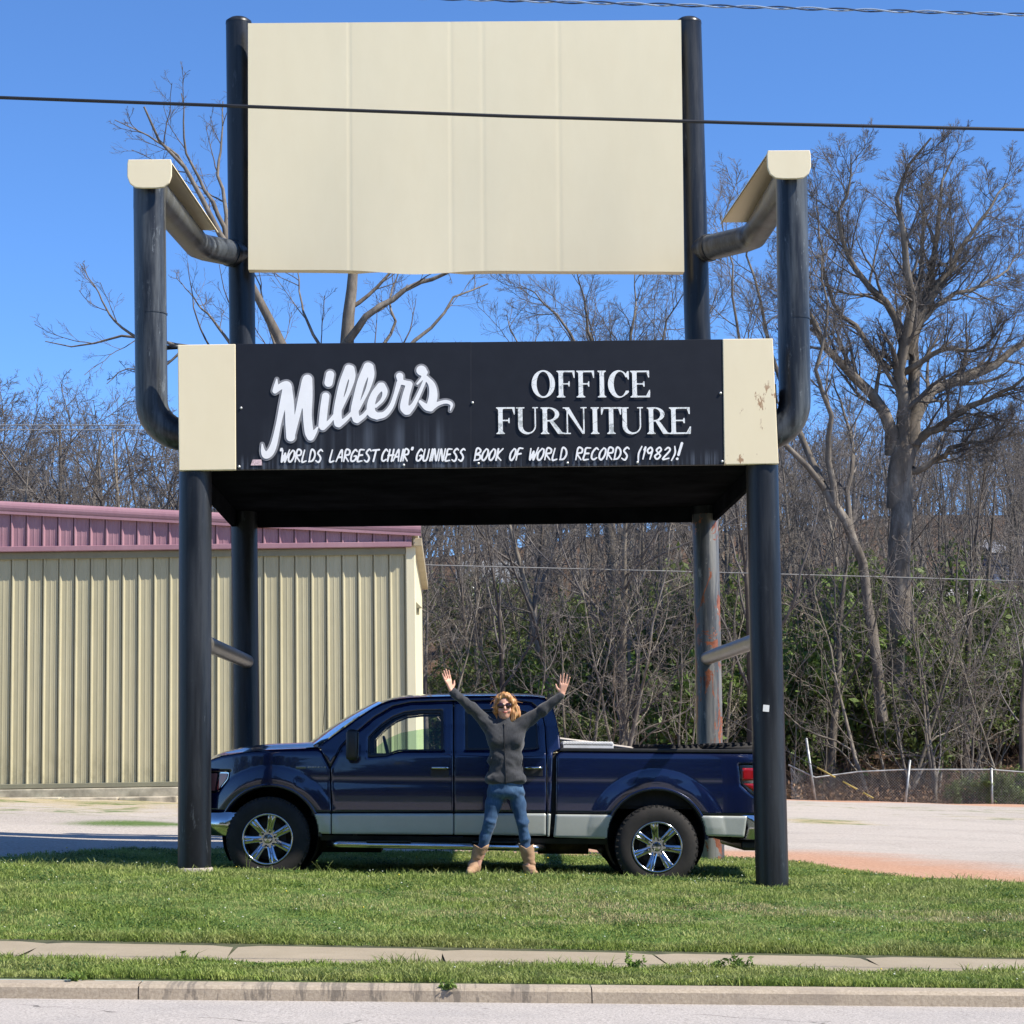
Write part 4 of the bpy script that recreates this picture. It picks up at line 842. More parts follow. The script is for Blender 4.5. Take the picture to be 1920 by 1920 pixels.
P.append([(xb0-.02, k/6*.95, .62) for k in range(-6, 7)]); g.grid(P); cb = g.build('cab_back', blue, truck, True, fix=False)
g = MB(); g.grid([[(xb0+.012-.035*(1-t)*1+.03, k*.60/3-.0*t, zb0+.02+(zb1-zb0-.13)*t) for k in range(-3, 4)] for t in (0, .5, 1)]); 
# interior
g = MB(); g.box((.0-.15, 0, .66), (2.6, 1.78, .05)); g.box((-.3+xw0+.55, 0, ZB-.16), (.35, 1.75, .30)); g.build('cabin_floor', interior, truck, bevel=.01)
for y in (-.45, .45):
    x0 = T(843, 1400)[0]; g = MB(); g.box((x0-.27, y, .92), (.52, .52, .22)); g.box((x0+.03, y, 1.25), (.16, .50, .62), (0, .12, 0)); g.box((x0+.10, y, 1.62), (.10, .26, .17), (0, .1, 0)); g.build('seat', interior, truck, bevel=.04)
g = MB(); x0 = T(1003, 1400)[0]; g.box((x0-.3, 0, .92), (.5, 1.5, .22)); g.box((x0, 0, 1.25), (.15, 1.5, .6)); g.build('rear_bench', interior, truck, bevel=.04)
g = MB(); x0, z0 = T(720, 1412); c = Vector((x0, .42, z0-.02)); g.tube([c+Vector((.10*math.sin(a)*0-.10*math.cos(a)*.5, .19*math.sin(a), .19*math.cos(a))) for a in np.linspace(0, 2*math.pi, 25)], .014, 8, cap=False); g.tube([c, c+Vector((-.35, 0, -.12))], .03, 8); g.build('steering_wheel', blackp, truck, True)
# bed
bx0, bx1 = T(1042, 1400)[0], XR; zbt = T(1240, 1409)[1]; zfl = zbt-.52
g = MB(); g.box(((bx0+bx1)/2, 0, zfl), (bx1-bx0-.02, 1.7, .05)); g.box((bx0+.02, 0, (zfl+zbt)/2-.01), (.04, 1.86, zbt-zfl-.02))
for s in (-1, 1):
    for (x0, x1) in ((bx0, ARR[0]-.47), (ARR[0]-.47, ARR[0]+.47), (ARR[0]+.47, bx1)):
        g.box(((x0+x1)/2, s*.86, (zfl+zbt)/2-.01), (x1-x0, .03, zbt-zfl-.02))
    g.box((ARR[0], s*.74, zfl+.12), (.9, .24, .24))
g.build('bed_liner', under, truck, bevel=.005)
for s in (-1, 1):
    g = MB(); za, zb = T(1060, 1406.5)[1], T(1440, 1410)[1]; L = bx1-bx0-.05
    for k in range(1): g.prism([(bx0+.03, za-.012), (bx1-.01, zb-.012), (bx1-.01, zb+.022), (bx0+.05, za+.022)], s*.845, s*.975)
    g.build('bed_rail_cap', blackp, truck, bevel=.008)
g = MB(); g.box((bx1-.03, 0, (zfl+zbt)/2-.04), (.06, 1.84, zbt-zfl+.07)); o = g.build('tailgate', blue, truck, bevel=.015); g = MB(); g.box((bx1+.01, 0, zbt-.13), (.03, .3, .09)); g.build('handle', chrome, o, bevel=.01)
# bumpers
def bumper(x, sgn, z0, z1, d, name):
    g = MB(); rows = []
    for z, off in ((z1, -.05), (z1-.01, 0), ((z0+z1)/2, .03), (z0+.01, .0), (z0, -.06)):
        row = []
        for k in range(-12, 13):
            u = k/12; yy = math.copysign(min(1, abs(u)*1.12)**.9, u)*.985; cur = d*max(0, (abs(u)-.55)/.45)**1.8; row.append((x+sgn*(off-cur), yy, z))
        rows.append(row)
    g.grid(rows); return g.build(name, chrome, truck, True)
zb0_, zb1_ = T(400, 1568)[1], T(400, 1523)[1]; bumper(XF-.02, -1, zb0_, zb1_, .46, 'front_bumper')
zr0, zr1 = T(1420, 1574)[1], T(1420, 1529)[1]; bumper(XR+.17, 1, zr0, zr1, .40, 'rear_bumper')
g = MB(); c_ = T(1404, 1550); g.box((c_[0]+.15, 0, c_[1]-.18), (.40, 1.7, .10)); g.build('hitch_valance', blackp, truck, bevel=.03)
# grille and nose
g = MB(); zt_, zo_ = T(372, 1440)[1], zb1_+.03; rows = []
for z in np.linspace(zt_, zo_, 5): rows.append([(XF+.03-.05*(1-(k/8)**2)+.25*max(0, abs(k/8)-.75)**1.5, k/8*.80, z) for k in range(-8, 9)])
g.grid(rows); gr = g.build('nose_panel', blue, truck, True)
g = MB(); zz = (zt_+zo_)/2; hh = (zt_-zo_)*.46
for z in (zz-hh, zz, zz+hh): g.box((XF-.045, 0, z), (.05, 1.02, .055))
for y in (-.5, .5): g.box((XF-.04, y, zz), (.05, .05, hh*2))
gg = g.build('grille', chrome, truck, bevel=.01); g = MB()
for k in range(9): g.box((XF-.03, 0, zz-hh+.03+k*(2*hh-.06)/8), (.02, .98, .012))
g.build('grille_mesh', blackp, gg)
# chassis, axles, exhaust
g = MB(); zf_ = .42
for s in (-.45, .45): g.box((0.1, s, zf_+.10), (5.2, .09, .16))
for c in (WF, WR): g.tube([(c[0], -.78, c[1]), (c[0], .78, c[1])], .05, 10)
g.lathe([(.001, -.16), (.14, -.1), (.17, 0), (.14, .1), (.001, .16)], (WR[0], 0, WR[1]), 'x', 16); g.box((-1.3, 0, .45), (1.0, .7, .35)); g.box((.55, 0.1, .42), (1.1, .35, .16)); g.tube([(-.8, -.3, .38), (1.2, -.35, .36)], .04, 8)
g.box((2.75, 0, .48), (.35, 1.3, .16)); g.build('chassis', under, truck)
a, b = T(1062, 1588), T(1118, 1588); g = MB(); g.tube([(a[0]-.25, -.55, a[1]), (b[0]-.05, -.60, b[1])], .085, 14); g.tube([(b[0]-.05, -.6, b[1]), (b[0]+.04, -.72, b[1]-.01), (b[0]+.06, -.8, b[1]-.04)], .032, 10); g.build('exhaust', simple('rusty_exhaust', (.05, .035, .028), .7, .5, .5, 8), truck, True)
g = MB(); xa, za_ = T(582, 1404); xt, zt2 = T(592, 1270); g.tube([(xa, .70, za_), (xt, .70, zt2)], [.004, .0022], 6); g.build('antenna', blackp, truck)
# wheels
def wheel(c, s, ang, sc=1.0):
    R = .392; W = .245; y0 = s*(1.0-.10); e = empty('wheel', (c[0], y0, c[1]), None, None); e.parent = truck; e.empty_display_size = .1
    d = s; g = MB()
    prof = [(.232, .10), (.245, .118), (.29, .128), (.34, .122), (.368, .108), (.385, .09), (.392, .05), (.386, .046), (.386, .036), (.393, .032), (.393, -.032), (.386, -.036), (.386, -.046), (.392, -.05), (.385, -.09), (.368, -.108), (.30, -.125), (.232, -.11)]
    g.lathe([(r, h*d) for r, h in prof], (0, 0, 0), 'y', 72)
    for k in range(60):
        a = 2*math.pi*k/60
        for h in (.072, -.072): g.box((.3845*math.cos(a), h*d, .3845*math.sin(a)), (.016, .05, .020), (0, -a, 0))
    for k in range(40):
        a = 2*math.pi*k/40; g.box((.375*math.cos(a), .106*d, .375*math.sin(a)), (.03, .006, .012), (0, -a, 0))
    g.build('tyre', rub, e, True, auto=35)
    g = MB(); g.lathe([(r, h*d) for r, h in [(.240, .112), (.240, .124), (.232, .127), (.222, .118), (.216, .085), (.212, .0), (.20, -.09)]], (0, 0, 0), 'y', 56)
    g.build('rim', chrome, e, True)
    g = MB(); g.lathe([(.001, .01*d), (.165, .01*d), (.165, -.02*d), (.001, -.02*d)], (0, 0, 0), 'y', 32); g.lathe([(.001, -.05*d), (.20, -.05*d)], (0, 0, 0), 'y', 32); g.build('brake_disc', simple('brake_iron', (.05, .045, .04), .6, .7) if 'brake_iron' not in bpy.data.materials else bpy.data.materials['brake_iron'], e, True, auto=40)
    for k in range(7):
        a = ang+2*math.pi*k/7; g = MB(); ca, sa = math.cos(a), math.sin(a); rows = []
        for r, wd, h in ((.052, .036, .066), (.09, .035, .078), (.13, .037, .092), (.175, .041, .102), (.205, .044, .106), (.224, .045, .104)):
            row = []
            for t, dh in ((-1, -.05), (-1, -.014), (-.72, 0), (-.38, .002), (-.14, -.010), (.14, -.010), (.38, .002), (.72, 0), (1, -.014), (1, -.05)):
                q = t*wd; row.append((r*ca-q*sa, (h+dh)*d, r*sa+q*ca))
            rows.append(row)
        g.grid(rows); g.build('spoke', chrome, e, True, auto=50)
    g = MB(); g.lathe([(.098, .035*d), (.098, .060*d), (.088, .070*d), (.045, .070*d), (.042, .082*d), (.034, .092*d), (.001, .094*d)], (0, 0, 0), 'y', 32); g.build('hub_cap', chrome, e, True, auto=40)
    g = MB()
    for k in range(6):
        a = 2*math.pi*k/6+.3; g.lathe([(.001, .092*d), (.009, .090*d), (.011, .07*d)], (.066*math.cos(a), 0, .066*math.sin(a)), 'y', 6)
    g.build('lug_nut', blackp, e)
for s in (-1, 1): wheel(WF, s, math.radians(80)); wheel(WR, s, math.radians(97))
# things carried in the bed
def TW(p): v = Vector(p); return TO+Vector((v.x*truck_c+v.z*truck_w, v.y, -v.x*truck_w+v.z*truck_c))
x0, zz0 = T(1059, 1403); x1, zz1 = T(1153, 1391); Zc = zbt+.0
c = TW(((x0+x1)/2, -.55, Zc-.06)); g = MB(c); L = (x1-x0)*1.02; wb = c
g.box(c, (L, .42, .26), (0, TA, 0))
for k in range(17): g.tube([c+Vector((-L/2+.02+k*(L-.04)/16, -.21, .13-(-L/2+k*L/16)*TA)), c+Vector((-L/2+.02+k*(L-.04)/16, .21, .13-(-L/2+k*L/16)*TA))], .024, 8)
tag(g.build('ribbed_box', simple('white_ribbed_plastic', (.78, .78, .76), .5), bevel=.006), 'white ribbed box poking above the rail in the pickup bed just behind the cab', 'box').location = c
pa, pb = T(1052, 1384), T(1222, 1404); g = MB(TW((pa[0], .1, pa[1]))); g.tube([TW((pa[0]+.02, .1, pa[1]+.01)), TW((pb[0]*.5+pa[0]*.5, .1, (pa[1]+pb[1])/2+.01)), TW((pb[0]+.25, .1, pb[1]-.03))], .014, 8)
o = tag(g.build('long_pole', simple('pale_pole', (.62, .56, .50), .5)), 'thin pale pole slanting over the pickup bed from the cab to the rail', 'pole'); o.location = TW((pa[0], .1, pa[1]))
def flat_tyre(cx, r, name, lab, zc, tilt=0.0):
    C0 = TW((cx, .05, zc)); e = empty(name, C0, lab, 'tyre', 'loose tyres lying in the pickup bed'); e.rotation_euler = (0, TA+tilt, 0); g = MB(); g.lathe([(r*.52, .07), (r*.6, .105), (r*.8, .12), (r*.94, .105), (r, .07), (r, -.07), (r*.94, -.1), (r*.6, -.1), (r*.52, -.07), (r*.52, .07)], (0, 0, 0), 'z', 48)
    for k in range(34):
        a = 2*math.pi*k/34; g.box((r*.90*math.cos(a), r*.90*math.sin(a), .108), (r*.20, .035, .022), (0, 0, a+.5))
    g.build('tread', rub, e, True, auto=30); g = MB(); g.lathe([(r*.50, .065), (r*.46, .05), (r*.2, .03), (.001, .03)], (0, 0, 0), 'z', 32); g.build('rim', dullc, e, True)
x_, z_ = T(1278, 1397); flat_tyre(x_, .38, 'loose_tyre', 'black tyre lying flat in the pickup bed left of the peeling grey post', zbt-.045)
x_, z_ = T(1378, 1397); flat_tyre(x_+.12, .42, 'loose_tyre', 'black tyre with chunky tread lying in the pickup bed against the tailgate', zbt-.02, -.04)
x_, z_ = T(1180, 1405)
# ------------------------------------------------------------------ the woman
PYW = 0.42
fl_, fr2 = at(891, 1641, PYW), at(994, 1645, PYW)
PB = Vector(((fl_[0]+fr2[0])/2, PYW, (fl_[2]+fr2[2])/2)); per = empty('person', PB, 'woman in grey zip jacket, jeans, tan boots and sunglasses, arms raised before the pickup', 'person')
def J(px, py, dy=0.0):
    p = at(px, py, PYW); return (p[0]-PB.x, dy, p[2]-PB.z)
def JR(px, py, r, dy=0.0): return (*J(px, py, dy), r)
skinm = Mat('skin'); n = skinm.noise(9, 4); skinm = skinm.col(skinm.ramp(n, [(.3, (.58, .30, .205)), (.7, (.72, .42, .31))])).set(rough=.5, spec=.35).m
HC = J(945, 1325)
lo, hi = (-.66, -.25, -.02), (.66, .25, 1.98)
B = Vox(lo, hi, .0075)
# torso, legs (thin, inside the clothes), continuous body
B.path([JR(948, 1462, .095), JR(948, 1420, .10), JR(948, 1385, .11)], .05, fl=.75)
for s, L in ((0, [(932, 1480, .055), (918, 1546, .042), (902, 1600, .032), (896, 1622, .026)]), (1, [(964, 1480, .055), (979.5, 1544, .042), (988, 1600, .032), (991, 1624, .026)])): B.path([JR(a, b, r) for a, b, r in L], .03)
shL, shR = J(921, 1364), J(976, 1361)
elL, wrL = J(884, 1327, -.06), J(847, 1297, -.10)
elR, wrR = J(1019, 1330, -.05), J(1053, 1303, -.09)
B.cap(J(948, 1368), shL, .06, .055, .04).cap(J(948, 1368), shR, .06, .055, .04)
for sh, el, wr in ((shL, elL, wrL), (shR, elR, wrR)): B.path([(*sh, .05), (*el, .036), (*wr, .024)], .02)
# neck and head
B.cap(J(947, 1362), (HC[0], HC[1]+.01, HC[2]-.07), .052, .05, .02)
hx_, hy_, hz_ = HC
tl_ = .0
B.ell((hx_, hy_+.012, hz_+.035), (.074, .092, .088), .02).ell((hx_+.004, hy_-.028, hz_-.035), (.058, .062, .075), .03).ell((hx_+.006, hy_-.052, hz_-.088), (.026, .024, .022), .03)
B.cap((hx_+.004, hy_-.092, hz_+.012), (hx_+.006, hy_-.108, hz_-.022), .008, .013, .014); B.ell((hx_-.035, hy_-.072, hz_-.035), (.022, .018, .02), .02).ell((hx_+.042, hy_-.070, hz_-.035), (.022, .018, .02), .02)
for q in (-.076, .08): B.ell((hx_+q, hy_+.01, hz_), (.01, .018, .03), .006)
# hands: palms face the camera, fingers spread
def hand(wr, tip, thumb_side, spread, yaw=0.0):
    w = Vector(wr); t = Vector(tip); d = (t-w).normalized(); side = Vector((0, -1, 0)).cross(d).normalized(); side = side*thumb_side*(1 if side.x*1 > 0 else -1)
    side = Vector((side.x*math.cos(yaw), side.y+math.sin(yaw), side.z*math.cos(yaw))).normalized(); L = (t-w).length; n = d.cross(side)
    if n.y > 0: n = -n
    pl = L*.50; pc = w+d*pl*.55
    for k in (-1, 0, 1): B.cap(w+d*.015+side*.012*k, w+d*pl*.92+side*.026*k, .014, .0125, .012)
    for k, (off, len_, ang) in enumerate(((.036, .84, .20), (.013, .97, .05), (-.011, .92, -.08), (-.034, .74, -.26))):
        a = ang*spread; b0 = w+d*pl*.86+side*off*.92; dr = (d*math.cos(a)+side*math.sin(a)).normalized(); ll = (L-pl*.86)*len_
        m1 = b0+dr*ll*.5; e = m1+(dr+n*.12).normalized()*ll*.5; B.cap(b0, m1, .0098, .0088, .004).cap(m1, e, .0088, .0072, .004)
    b0 = w+d*pl*.28+side*.026; m1 = b0+(d*.55+side*.72).normalized()*.040; e = m1+(d*.85+side*.42).normalized()*.034; B.cap(b0, m1, .0135, .0105, .008).cap(m1, e, .0105, .0085, .004)
hand(wrL, J(833, 1256, -.10), 1, .6, .75); hand(wrR, J(1059.5, 1263.5, -.10), -1, .6, -.05)
o = link(B.mesh('body'), 'body', skinm, per, True)
# jacket
jm = Mat('heather_grey_knit'); n = jm.noise(3.5, 4, .6); n2 = jm.noise(90, 3, .7, (1, 1, .5)); jm.col(jm.mix(.5, jm.ramp(n, [(.3, (.026, .028, .033)), (.7, (.042, .045, .052))]), jm.ramp(n2, [(.3, (.028, .029, .032)), (.7, (.080, .082, .088))]))).set(rough=.9, spec=.15, sheen=.25).bump(n2, .25, .003); jm = jm.m
V = Vox((-.62, -.26, .78), (.62, .26, 1.72), .008)
V.ell(J(948, 1455), (.165, .122, .10), .05).ell(J(948, 1425), (.166, .112, .13), .06).ell(J(948.5, 1390), (.172, .115, .13), .06).ell(J(948, 1368), (.135, .085, .06), .06)
V.ell(J(930, 1388, -.065), (.062, .058, .062), .045).ell(J(967, 1388, -.065), (.062, .058, .062), .045)
V.cap(J(917, 1462), J(979, 1462), .034, .034, .06, fl=2.6)
for sh, el, wr in ((shL, elL, wrL), (shR, elR, wrR)):
    sh2 = Vector(sh)+(Vector(J(948, 1400))-Vector(sh))*.25; V.cap(sh2, sh, .085, .072, .05).path([(*sh, .068), (*el, .050), (*(Vector(wr)+(Vector(el)-Vector(wr)).normalized()*.012), .034)], .035)
V.cap(J(947.5, 1362), (HC[0], HC[1]+.012, HC[2]-.085), .075, .066, .03)
V.cap((HC[0], HC[1]+.0, HC[2]-.10), (HC[0]+.004, HC[1]-.03, HC[2]+.06), .052, .055, 0, sub=True)
for s_, q in ((-1, 912), (1, 984)): V.ell(J(q, 1350), (.02, .02, .01), .01, sub=False) if False else None
def jn(x, y, z):
    z0, z1 = J(948, 1466)[2], J(948, 1395)[2]; mid_ = np.exp(-((z-(z0*.55+z1*.45))/.10)**2)
    ax_ = np.abs(x)-.05; return .011*vnoise(x, y, z+.45*ax_, 26, .35, .6, 1)*mid_+.006*vnoise(x, y, z, 13)+.005*vnoise(x, y, z-.6*ax_, 30, .4, .6, 1)+.006*vnoise(x, y, z, 30, 1, .5, .4)*np.clip((np.abs(x)-.17)/.08, 0, 1)
V.noise(jn)
# cut hem
g_ = V.ax[2]; hem = J(948, 1471)[2]; V.F[:, :, g_ < hem] = 1.0
jk = link(V.mesh('jacket'), 'jacket', jm, per, True)
g = MB(); pts = []
import bisect
co = np.empty(len(jk.data.vertices)*3, np.float32); jk.data.vertices.foreach_get('co', co); co = co.reshape(-1, 3)
def fronty(x, z):
    m = (np.abs(co[:, 0]-x) < .014) & (np.abs(co[:, 2]-z) < .014); return co[m, 1].min() if m.any() else -.1
zs = np.linspace(J(947, 1470)[2], J(947, 1356)[2], 26); xz = [J(947.2, 1470)[0]+.004*math.sin(z*9) for z in zs]
ys = [fronty(x, z) for x, z in zip(xz, zs)]; ys = np.convolve(np.pad(ys, 2, 'edge'), np.ones(5)/5, 'valid'); g.tube([(x, y-.001, z) for x, y, z in zip(xz, ys, zs)], .0048, 6); g.build('zip', simple('black_zip', (.012, .012, .014), .5), jk, True)
for px0, py0, px1, py1 in ((921, 1420, 916, 1447), (978, 1422, 982, 1448)):
    P = []
    for t in np.linspace(0, 1, 6): x, _, z = J(px0+(px1-px0)*t, py0+(py1-py0)*t); P.append((x, fronty(x, z)-.0005, z))
    g = MB(); g.tube(P, .003, 5); g.build('pocket_seam', bpy.data.materials['black_zip'], jk, True)
# jeans
dm = Mat('blue_denim'); co_ = dm.co; n = dm.noise(7, 5, .65); n2 = dm.noise(60, 3, .7, (1, 1, .25)); n3 = dm.noise(3, 2, .5)
c = dm.ramp(n, [(.3, (.013, .036, .085)), (.55, (.026, .066, .135)), (.75, (.085, .165, .27))]); dm.col(dm.mix(.3, c, dm.ramp(n2, [(.3, (.015, .042, .10)), (.7, (.08, .155, .27))]))).set(rough=.85, spec=.2, sheen=.15).bump(n2, .25, .003); dm = dm.m
V = Vox((-.36, -.22, .06), (.34, .22, 1.0), .0075)
V.ell(J(948, 1466), (.158, .112, .085), .04).ell(J(948, 1484), (.166, .112, .07), .04)
V.path([JR(932, 1482, .080), JR(925, 1508, .067), JR(917.5, 1546, .052, -.02), JR(910, 1570, .048, -.005), JR(903, 1596, .043)], .03); V.path([JR(965, 1482, .080), JR(972, 1508, .067), JR(979.5, 1544, .052, -.02), JR(984, 1570, .048, -.005), JR(988, 1598, .043)], .03)
def wr_(x, y, z):
    kz = J(918, 1548)[2]; return .013*vnoise(x, y, z+.3*x, 30, .3, .4, 1)*np.exp(-((z-kz)/.07)**2)+.012*vnoise(x, y, z-.3*x, 34, .3, .4, 1)*np.exp(-((z-(kz-.20))/.10)**2)+.006*vnoise(x, y, z, 12)+.007*vnoise(x, y, z+.8*np.abs(x), 24, .6, .5, 1)*np.exp(-((z-J(948, 1492)[2])/.07)**2)
V.noise(wr_); jn_ = link(V.mesh('jeans'), 'jeans', dm, per, True)
# boots
bt = Mat('tan_suede'); n = bt.noise(14, 5, .7); bt = bt.col(bt.ramp(n, [(.3, (.27, .155, .085)), (.7, (.45, .29, .175))])).set(rough=.8).bump(n, .3, .006).m
for cx, cyb, ang, sg in ((891, 1641, -.30, -1), (994, 1645, .22, 1)):
    A = Vector(J(cx, cyb)); top = Vector(J(902 if sg < 0 else 986.5, 1590)); V = Vox(A+Vector((-.17, -.26, -.03)), A+Vector((.17, .16, .34)), .006)
    an = A+Vector((0, .03, .10)); V.cap(top+Vector((0, .0, .03)), an, .072, .050, .02); V.cap(an, A+Vector((0, .045, .045)), .048, .042, .03); V.cap(an+Vector((0, 0, -.03)), A+Vector((math.sin(ang)*.15, -.11, .040)), .044, .036, .03).cap(A+Vector((math.sin(ang)*.15, -.11, .038)), A+Vector((math.sin(ang)*.2, -.165, .030)), .036, .026, .02)
    V.noise(lambda x, y, z: .012*vnoise(x, y, z+.3*x, 40, .3, .4, 1)*np.exp(-((z-A.z-.11)/.06)**2)+.004*vnoise(x, y, z, 18))
    cut = V.ax[2] < A.z+.008; V.F[:, :, cut] = 1
    V.cap(top+Vector((0, 0, .08)), top+Vector((0, 0, .012)), .063, .059, 0, sub=True)
    g1, g2, g3 = np.meshgrid(*V.ax, indexing='ij'); V.F = np.maximum(V.F, (g3-(top.z+.035*np.abs(np.cos(np.arctan2(g2-top.y, g1-top.x)))+.0)).astype(np.float32))
    b = link(V.mesh('boot'), 'boot', bt, per, True); g = MB(); D = Vector((math.sin(ang), -1, 0)).normalized(); S = Vector((-D.y, D.x, 0))
    pr = [(-.065, .036), (-.03, .046), (.05, .046), (.14, .046), (.19, .030), (.205, .0)]; pg = [A+D*a+S*w for a, w in pr]+[A+D*a-S*w for a, w in reversed(pr)]; pg = [p for i, p in enumerate(pg) if i != 6]
    g.prism([(p.x, p.y) for p in pg], A.z-.004, A.z+.012, 'xy'); g.box(A+Vector((0, .035, 0.0)), (.075, .07, .03)); g.build('sole', simple('boot_sole', (.05, .035, .025), .8) if 'boot_sole' not in bpy.data.materials else bpy.data.materials['boot_sole'], b, bevel=.004)
# hair
hm = Mat('golden_hair'); n = hm.noise(42, 4, .6, (1, 1, .12), dist=.8); hm = hm.col(hm.ramp(n, [(.32, (.15, .058, .018)), (.5, (.44, .21, .075)), (.68, (.78, .50, .24))])).set(rough=.42, spec=.4).bump(n, .5, .01).m
V = Vox((hx_-.2, -.16, hz_-.22), (hx_+.28, .2, hz_+.2), .0055)
V.ell((hx_+.004, hy_+.025, hz_+.052), (.088, .098, .085), .02)
V.path([(hx_-.062, hy_-.02, hz_+.06, .03), (hx_-.078, hy_-.015, hz_+.0, .026), (hx_-.082, hy_-.0, hz_-.05, .022), (hx_-.070, hy_+.0, hz_-.10, .012)], .02)
V.path([(hx_+.045, hy_-.03, hz_+.09, .028), (hx_+.080, hy_-.025, hz_+.04, .030), (hx_+.100, hy_-.015, hz_-.02, .032), (hx_+.120, hy_-.02, hz_-.075, .028), (hx_+.145, hy_-.02, hz_-.105, .010)], .02)
V.path([(hx_+.08, hy_+.02, hz_+.0, .045), (hx_+.09, hy_+.0, hz_-.06, .045), (hx_+.085, hy_-.02, hz_-.115, .028), (hx_+.06, hy_-.03, hz_-.135, .012)], .02)
V.path([(hx_-.05, hy_+.04, hz_-.0, .045), (hx_, hy_+.06, hz_-.06, .055), (hx_+.05, hy_+.05, hz_-.09, .04)], .03)
V.path([(hx_-.01, hy_-.06, hz_+.105, .022), (hx_-.045, hy_-.062, hz_+.075, .018), (hx_-.068, hy_-.05, hz_+.03, .014)], .012); V.path([(hx_+.01, hy_-.06, hz_+.105, .022), (hx_+.05, hy_-.062, hz_+.08, .02), (hx_+.078, hy_-.05, hz_+.03, .018)], .012)
V.noise(lambda x, y, z: .008*vnoise(x+.012*np.sin(z*38), y, z, 75, 1, 1, .15)+.006*vnoise(x, y, z, 22)); hr = link(V.mesh('hair'), 'hair', hm, per, True)
g = MB()
for k in range(34):
    s0 = rng.choice((-1, 1, 1)); a = Vector((hx_+s0*rng.uniform(.03, .085), hy_+rng.uniform(-.05, .06), hz_+rng.uniform(.0, .12))); P = [a]; d = Vector((s0*rng.uniform(.1, .9), rng.uniform(-.4, .4), rng.uniform(-1, -.1))).normalized()
    for i in range(6): d = (d+Vector((rng.uniform(-.5, .5), rng.uniform(-.4, .4), rng.uniform(-.55, .3)))).normalized(); P.append(P[-1]+d*.016)
    g.tube(P, [.0016]*6+[.0006], 4)
g.build('loose_strands', hm, hr, True)
# sunglasses, mouth
lens = Mat('dark_lens').col((.025, .008, .008)).set(rough=.12, spec=.7).m
g = MB()
for q in (-.030, .038):
    c = Vector((hx_+q, hy_-.094, hz_+.008)); i0_ = len(g.v); g.lathe([(.001, -.008), (.018, -.0065), (.0265, -.002), (.0285, .004), (.026, .009)], c, 'y', 20); g.v[i0_:] = [(c.x+(vx-c.x)*1.2, vy, c.z+(vz-c.z)*.88) for vx, vy, vz in g.v[i0_:]]
sg = None
gg = g.build('sunglasses', lens, per, True); g = MB(); g.tube([(hx_-.012, hy_-.104, hz_+.013), (hx_+.02, hy_-.104, hz_+.013)], .004, 6)
for q in (-.055, .064): g.tube([(hx_+q, hy_-.088, hz_+.012), (hx_+q*1.25, hy_+.0, hz_+.014)], .004, 6)
g.build('frame', simple('brown_frame', (.03, .012, .008), .3), gg, True)
g = MB(); g.tube([(hx_-.020, hy_-.082, hz_-.043), (hx_-.008, hy_-.091, hz_-.0525), (hx_+.006, hy_-.094, hz_-.0545), (hx_+.02, hy_-.091, hz_-.0525), (hx_+.032, hy_-.082, hz_-.043)], [.003, .0058, .0065, .0058, .003], 8); mo = g.build('lips', simple('lips', (.50, .13, .11), .45), per, True)
g = MB(); g.tube([(hx_-.013, hy_-.089, hz_-.046), (hx_+.006, hy_-.0945, hz_-.0515), (hx_+.025, hy_-.089, hz_-.046)], [.0015, .003, .0015], 8); g.build('teeth', simple('teeth', (.6, .56, .5), .4), mo, True)
# ------------------------------------------------------------------ trees
def unit(v): return v/(np.linalg.norm(v, axis=-1, keepdims=True)+1e-9)
def polygrow(st, d, L, n, wig, trop, R):
    """st,d (B,3), L (B,) -> polylines (B,n,3)"""
    P = [st]; d = unit(d); step = (L/(n-1))[:, None]
    bend = R.normal(0, wig*.5, d.shape)
    for i in range(n-1):
        d = unit(d+R.normal(0, wig, d.shape)+bend*(1 if i % 3 < 2 else -1)+np.array([0, 0, trop])); P.append(P[-1]+d*step)
    return np.stack(P, 1)
def spawn(P, Rr, m, t0, t1, a0, a1, f0, f1, n, wig, trop, rf, R, rmin, taper=.25, maxL=99):
    B, k, _ = P.shape; T = (np.arange(m)[None, :]+R.rand(B, m))/m; T = t0+(t1-t0)*T
    f = T*(k-1); i = np.minimum(f.astype(int), k-2); w = (f-i)[..., None]; bi = np.arange(B)[:, None]
    st = P[bi, i]*(1-w)+P[bi, i+1]*w; tan = unit(P[bi, i+1]-P[bi, i]); rr = Rr[bi, i]*(1-w[..., 0])+Rr[bi, i+1]*w[..., 0]
    rv = R.normal(0, 1, tan.shape); side = unit(rv-(rv*tan).sum(-1, keepdims=True)*tan); a = R.uniform(a0, a1, T.shape)[..., None]
    d = tan*np.cos(a)+side*np.sin(a); Lp = np.linalg.norm(np.diff(P, axis=1), axis=-1).sum(1)[:, None]; L = np.minimum(Lp*R.uniform(f0, f1, T.shape), maxL)*(1.15-.6*T)
    st, d, L, rr = st.reshape(-1, 3), d.reshape(-1, 3), L.ravel(), rr.ravel(); Q = polygrow(st, d, L, n, wig, trop, R)
    r0 = np.maximum(rr*rf*R.uniform(.7, 1.0, rr.shape), rmin); RR = r0[:, None]*np.linspace(1, taper, n)[None, :]; return Q, np.maximum(RR, rmin*.6)
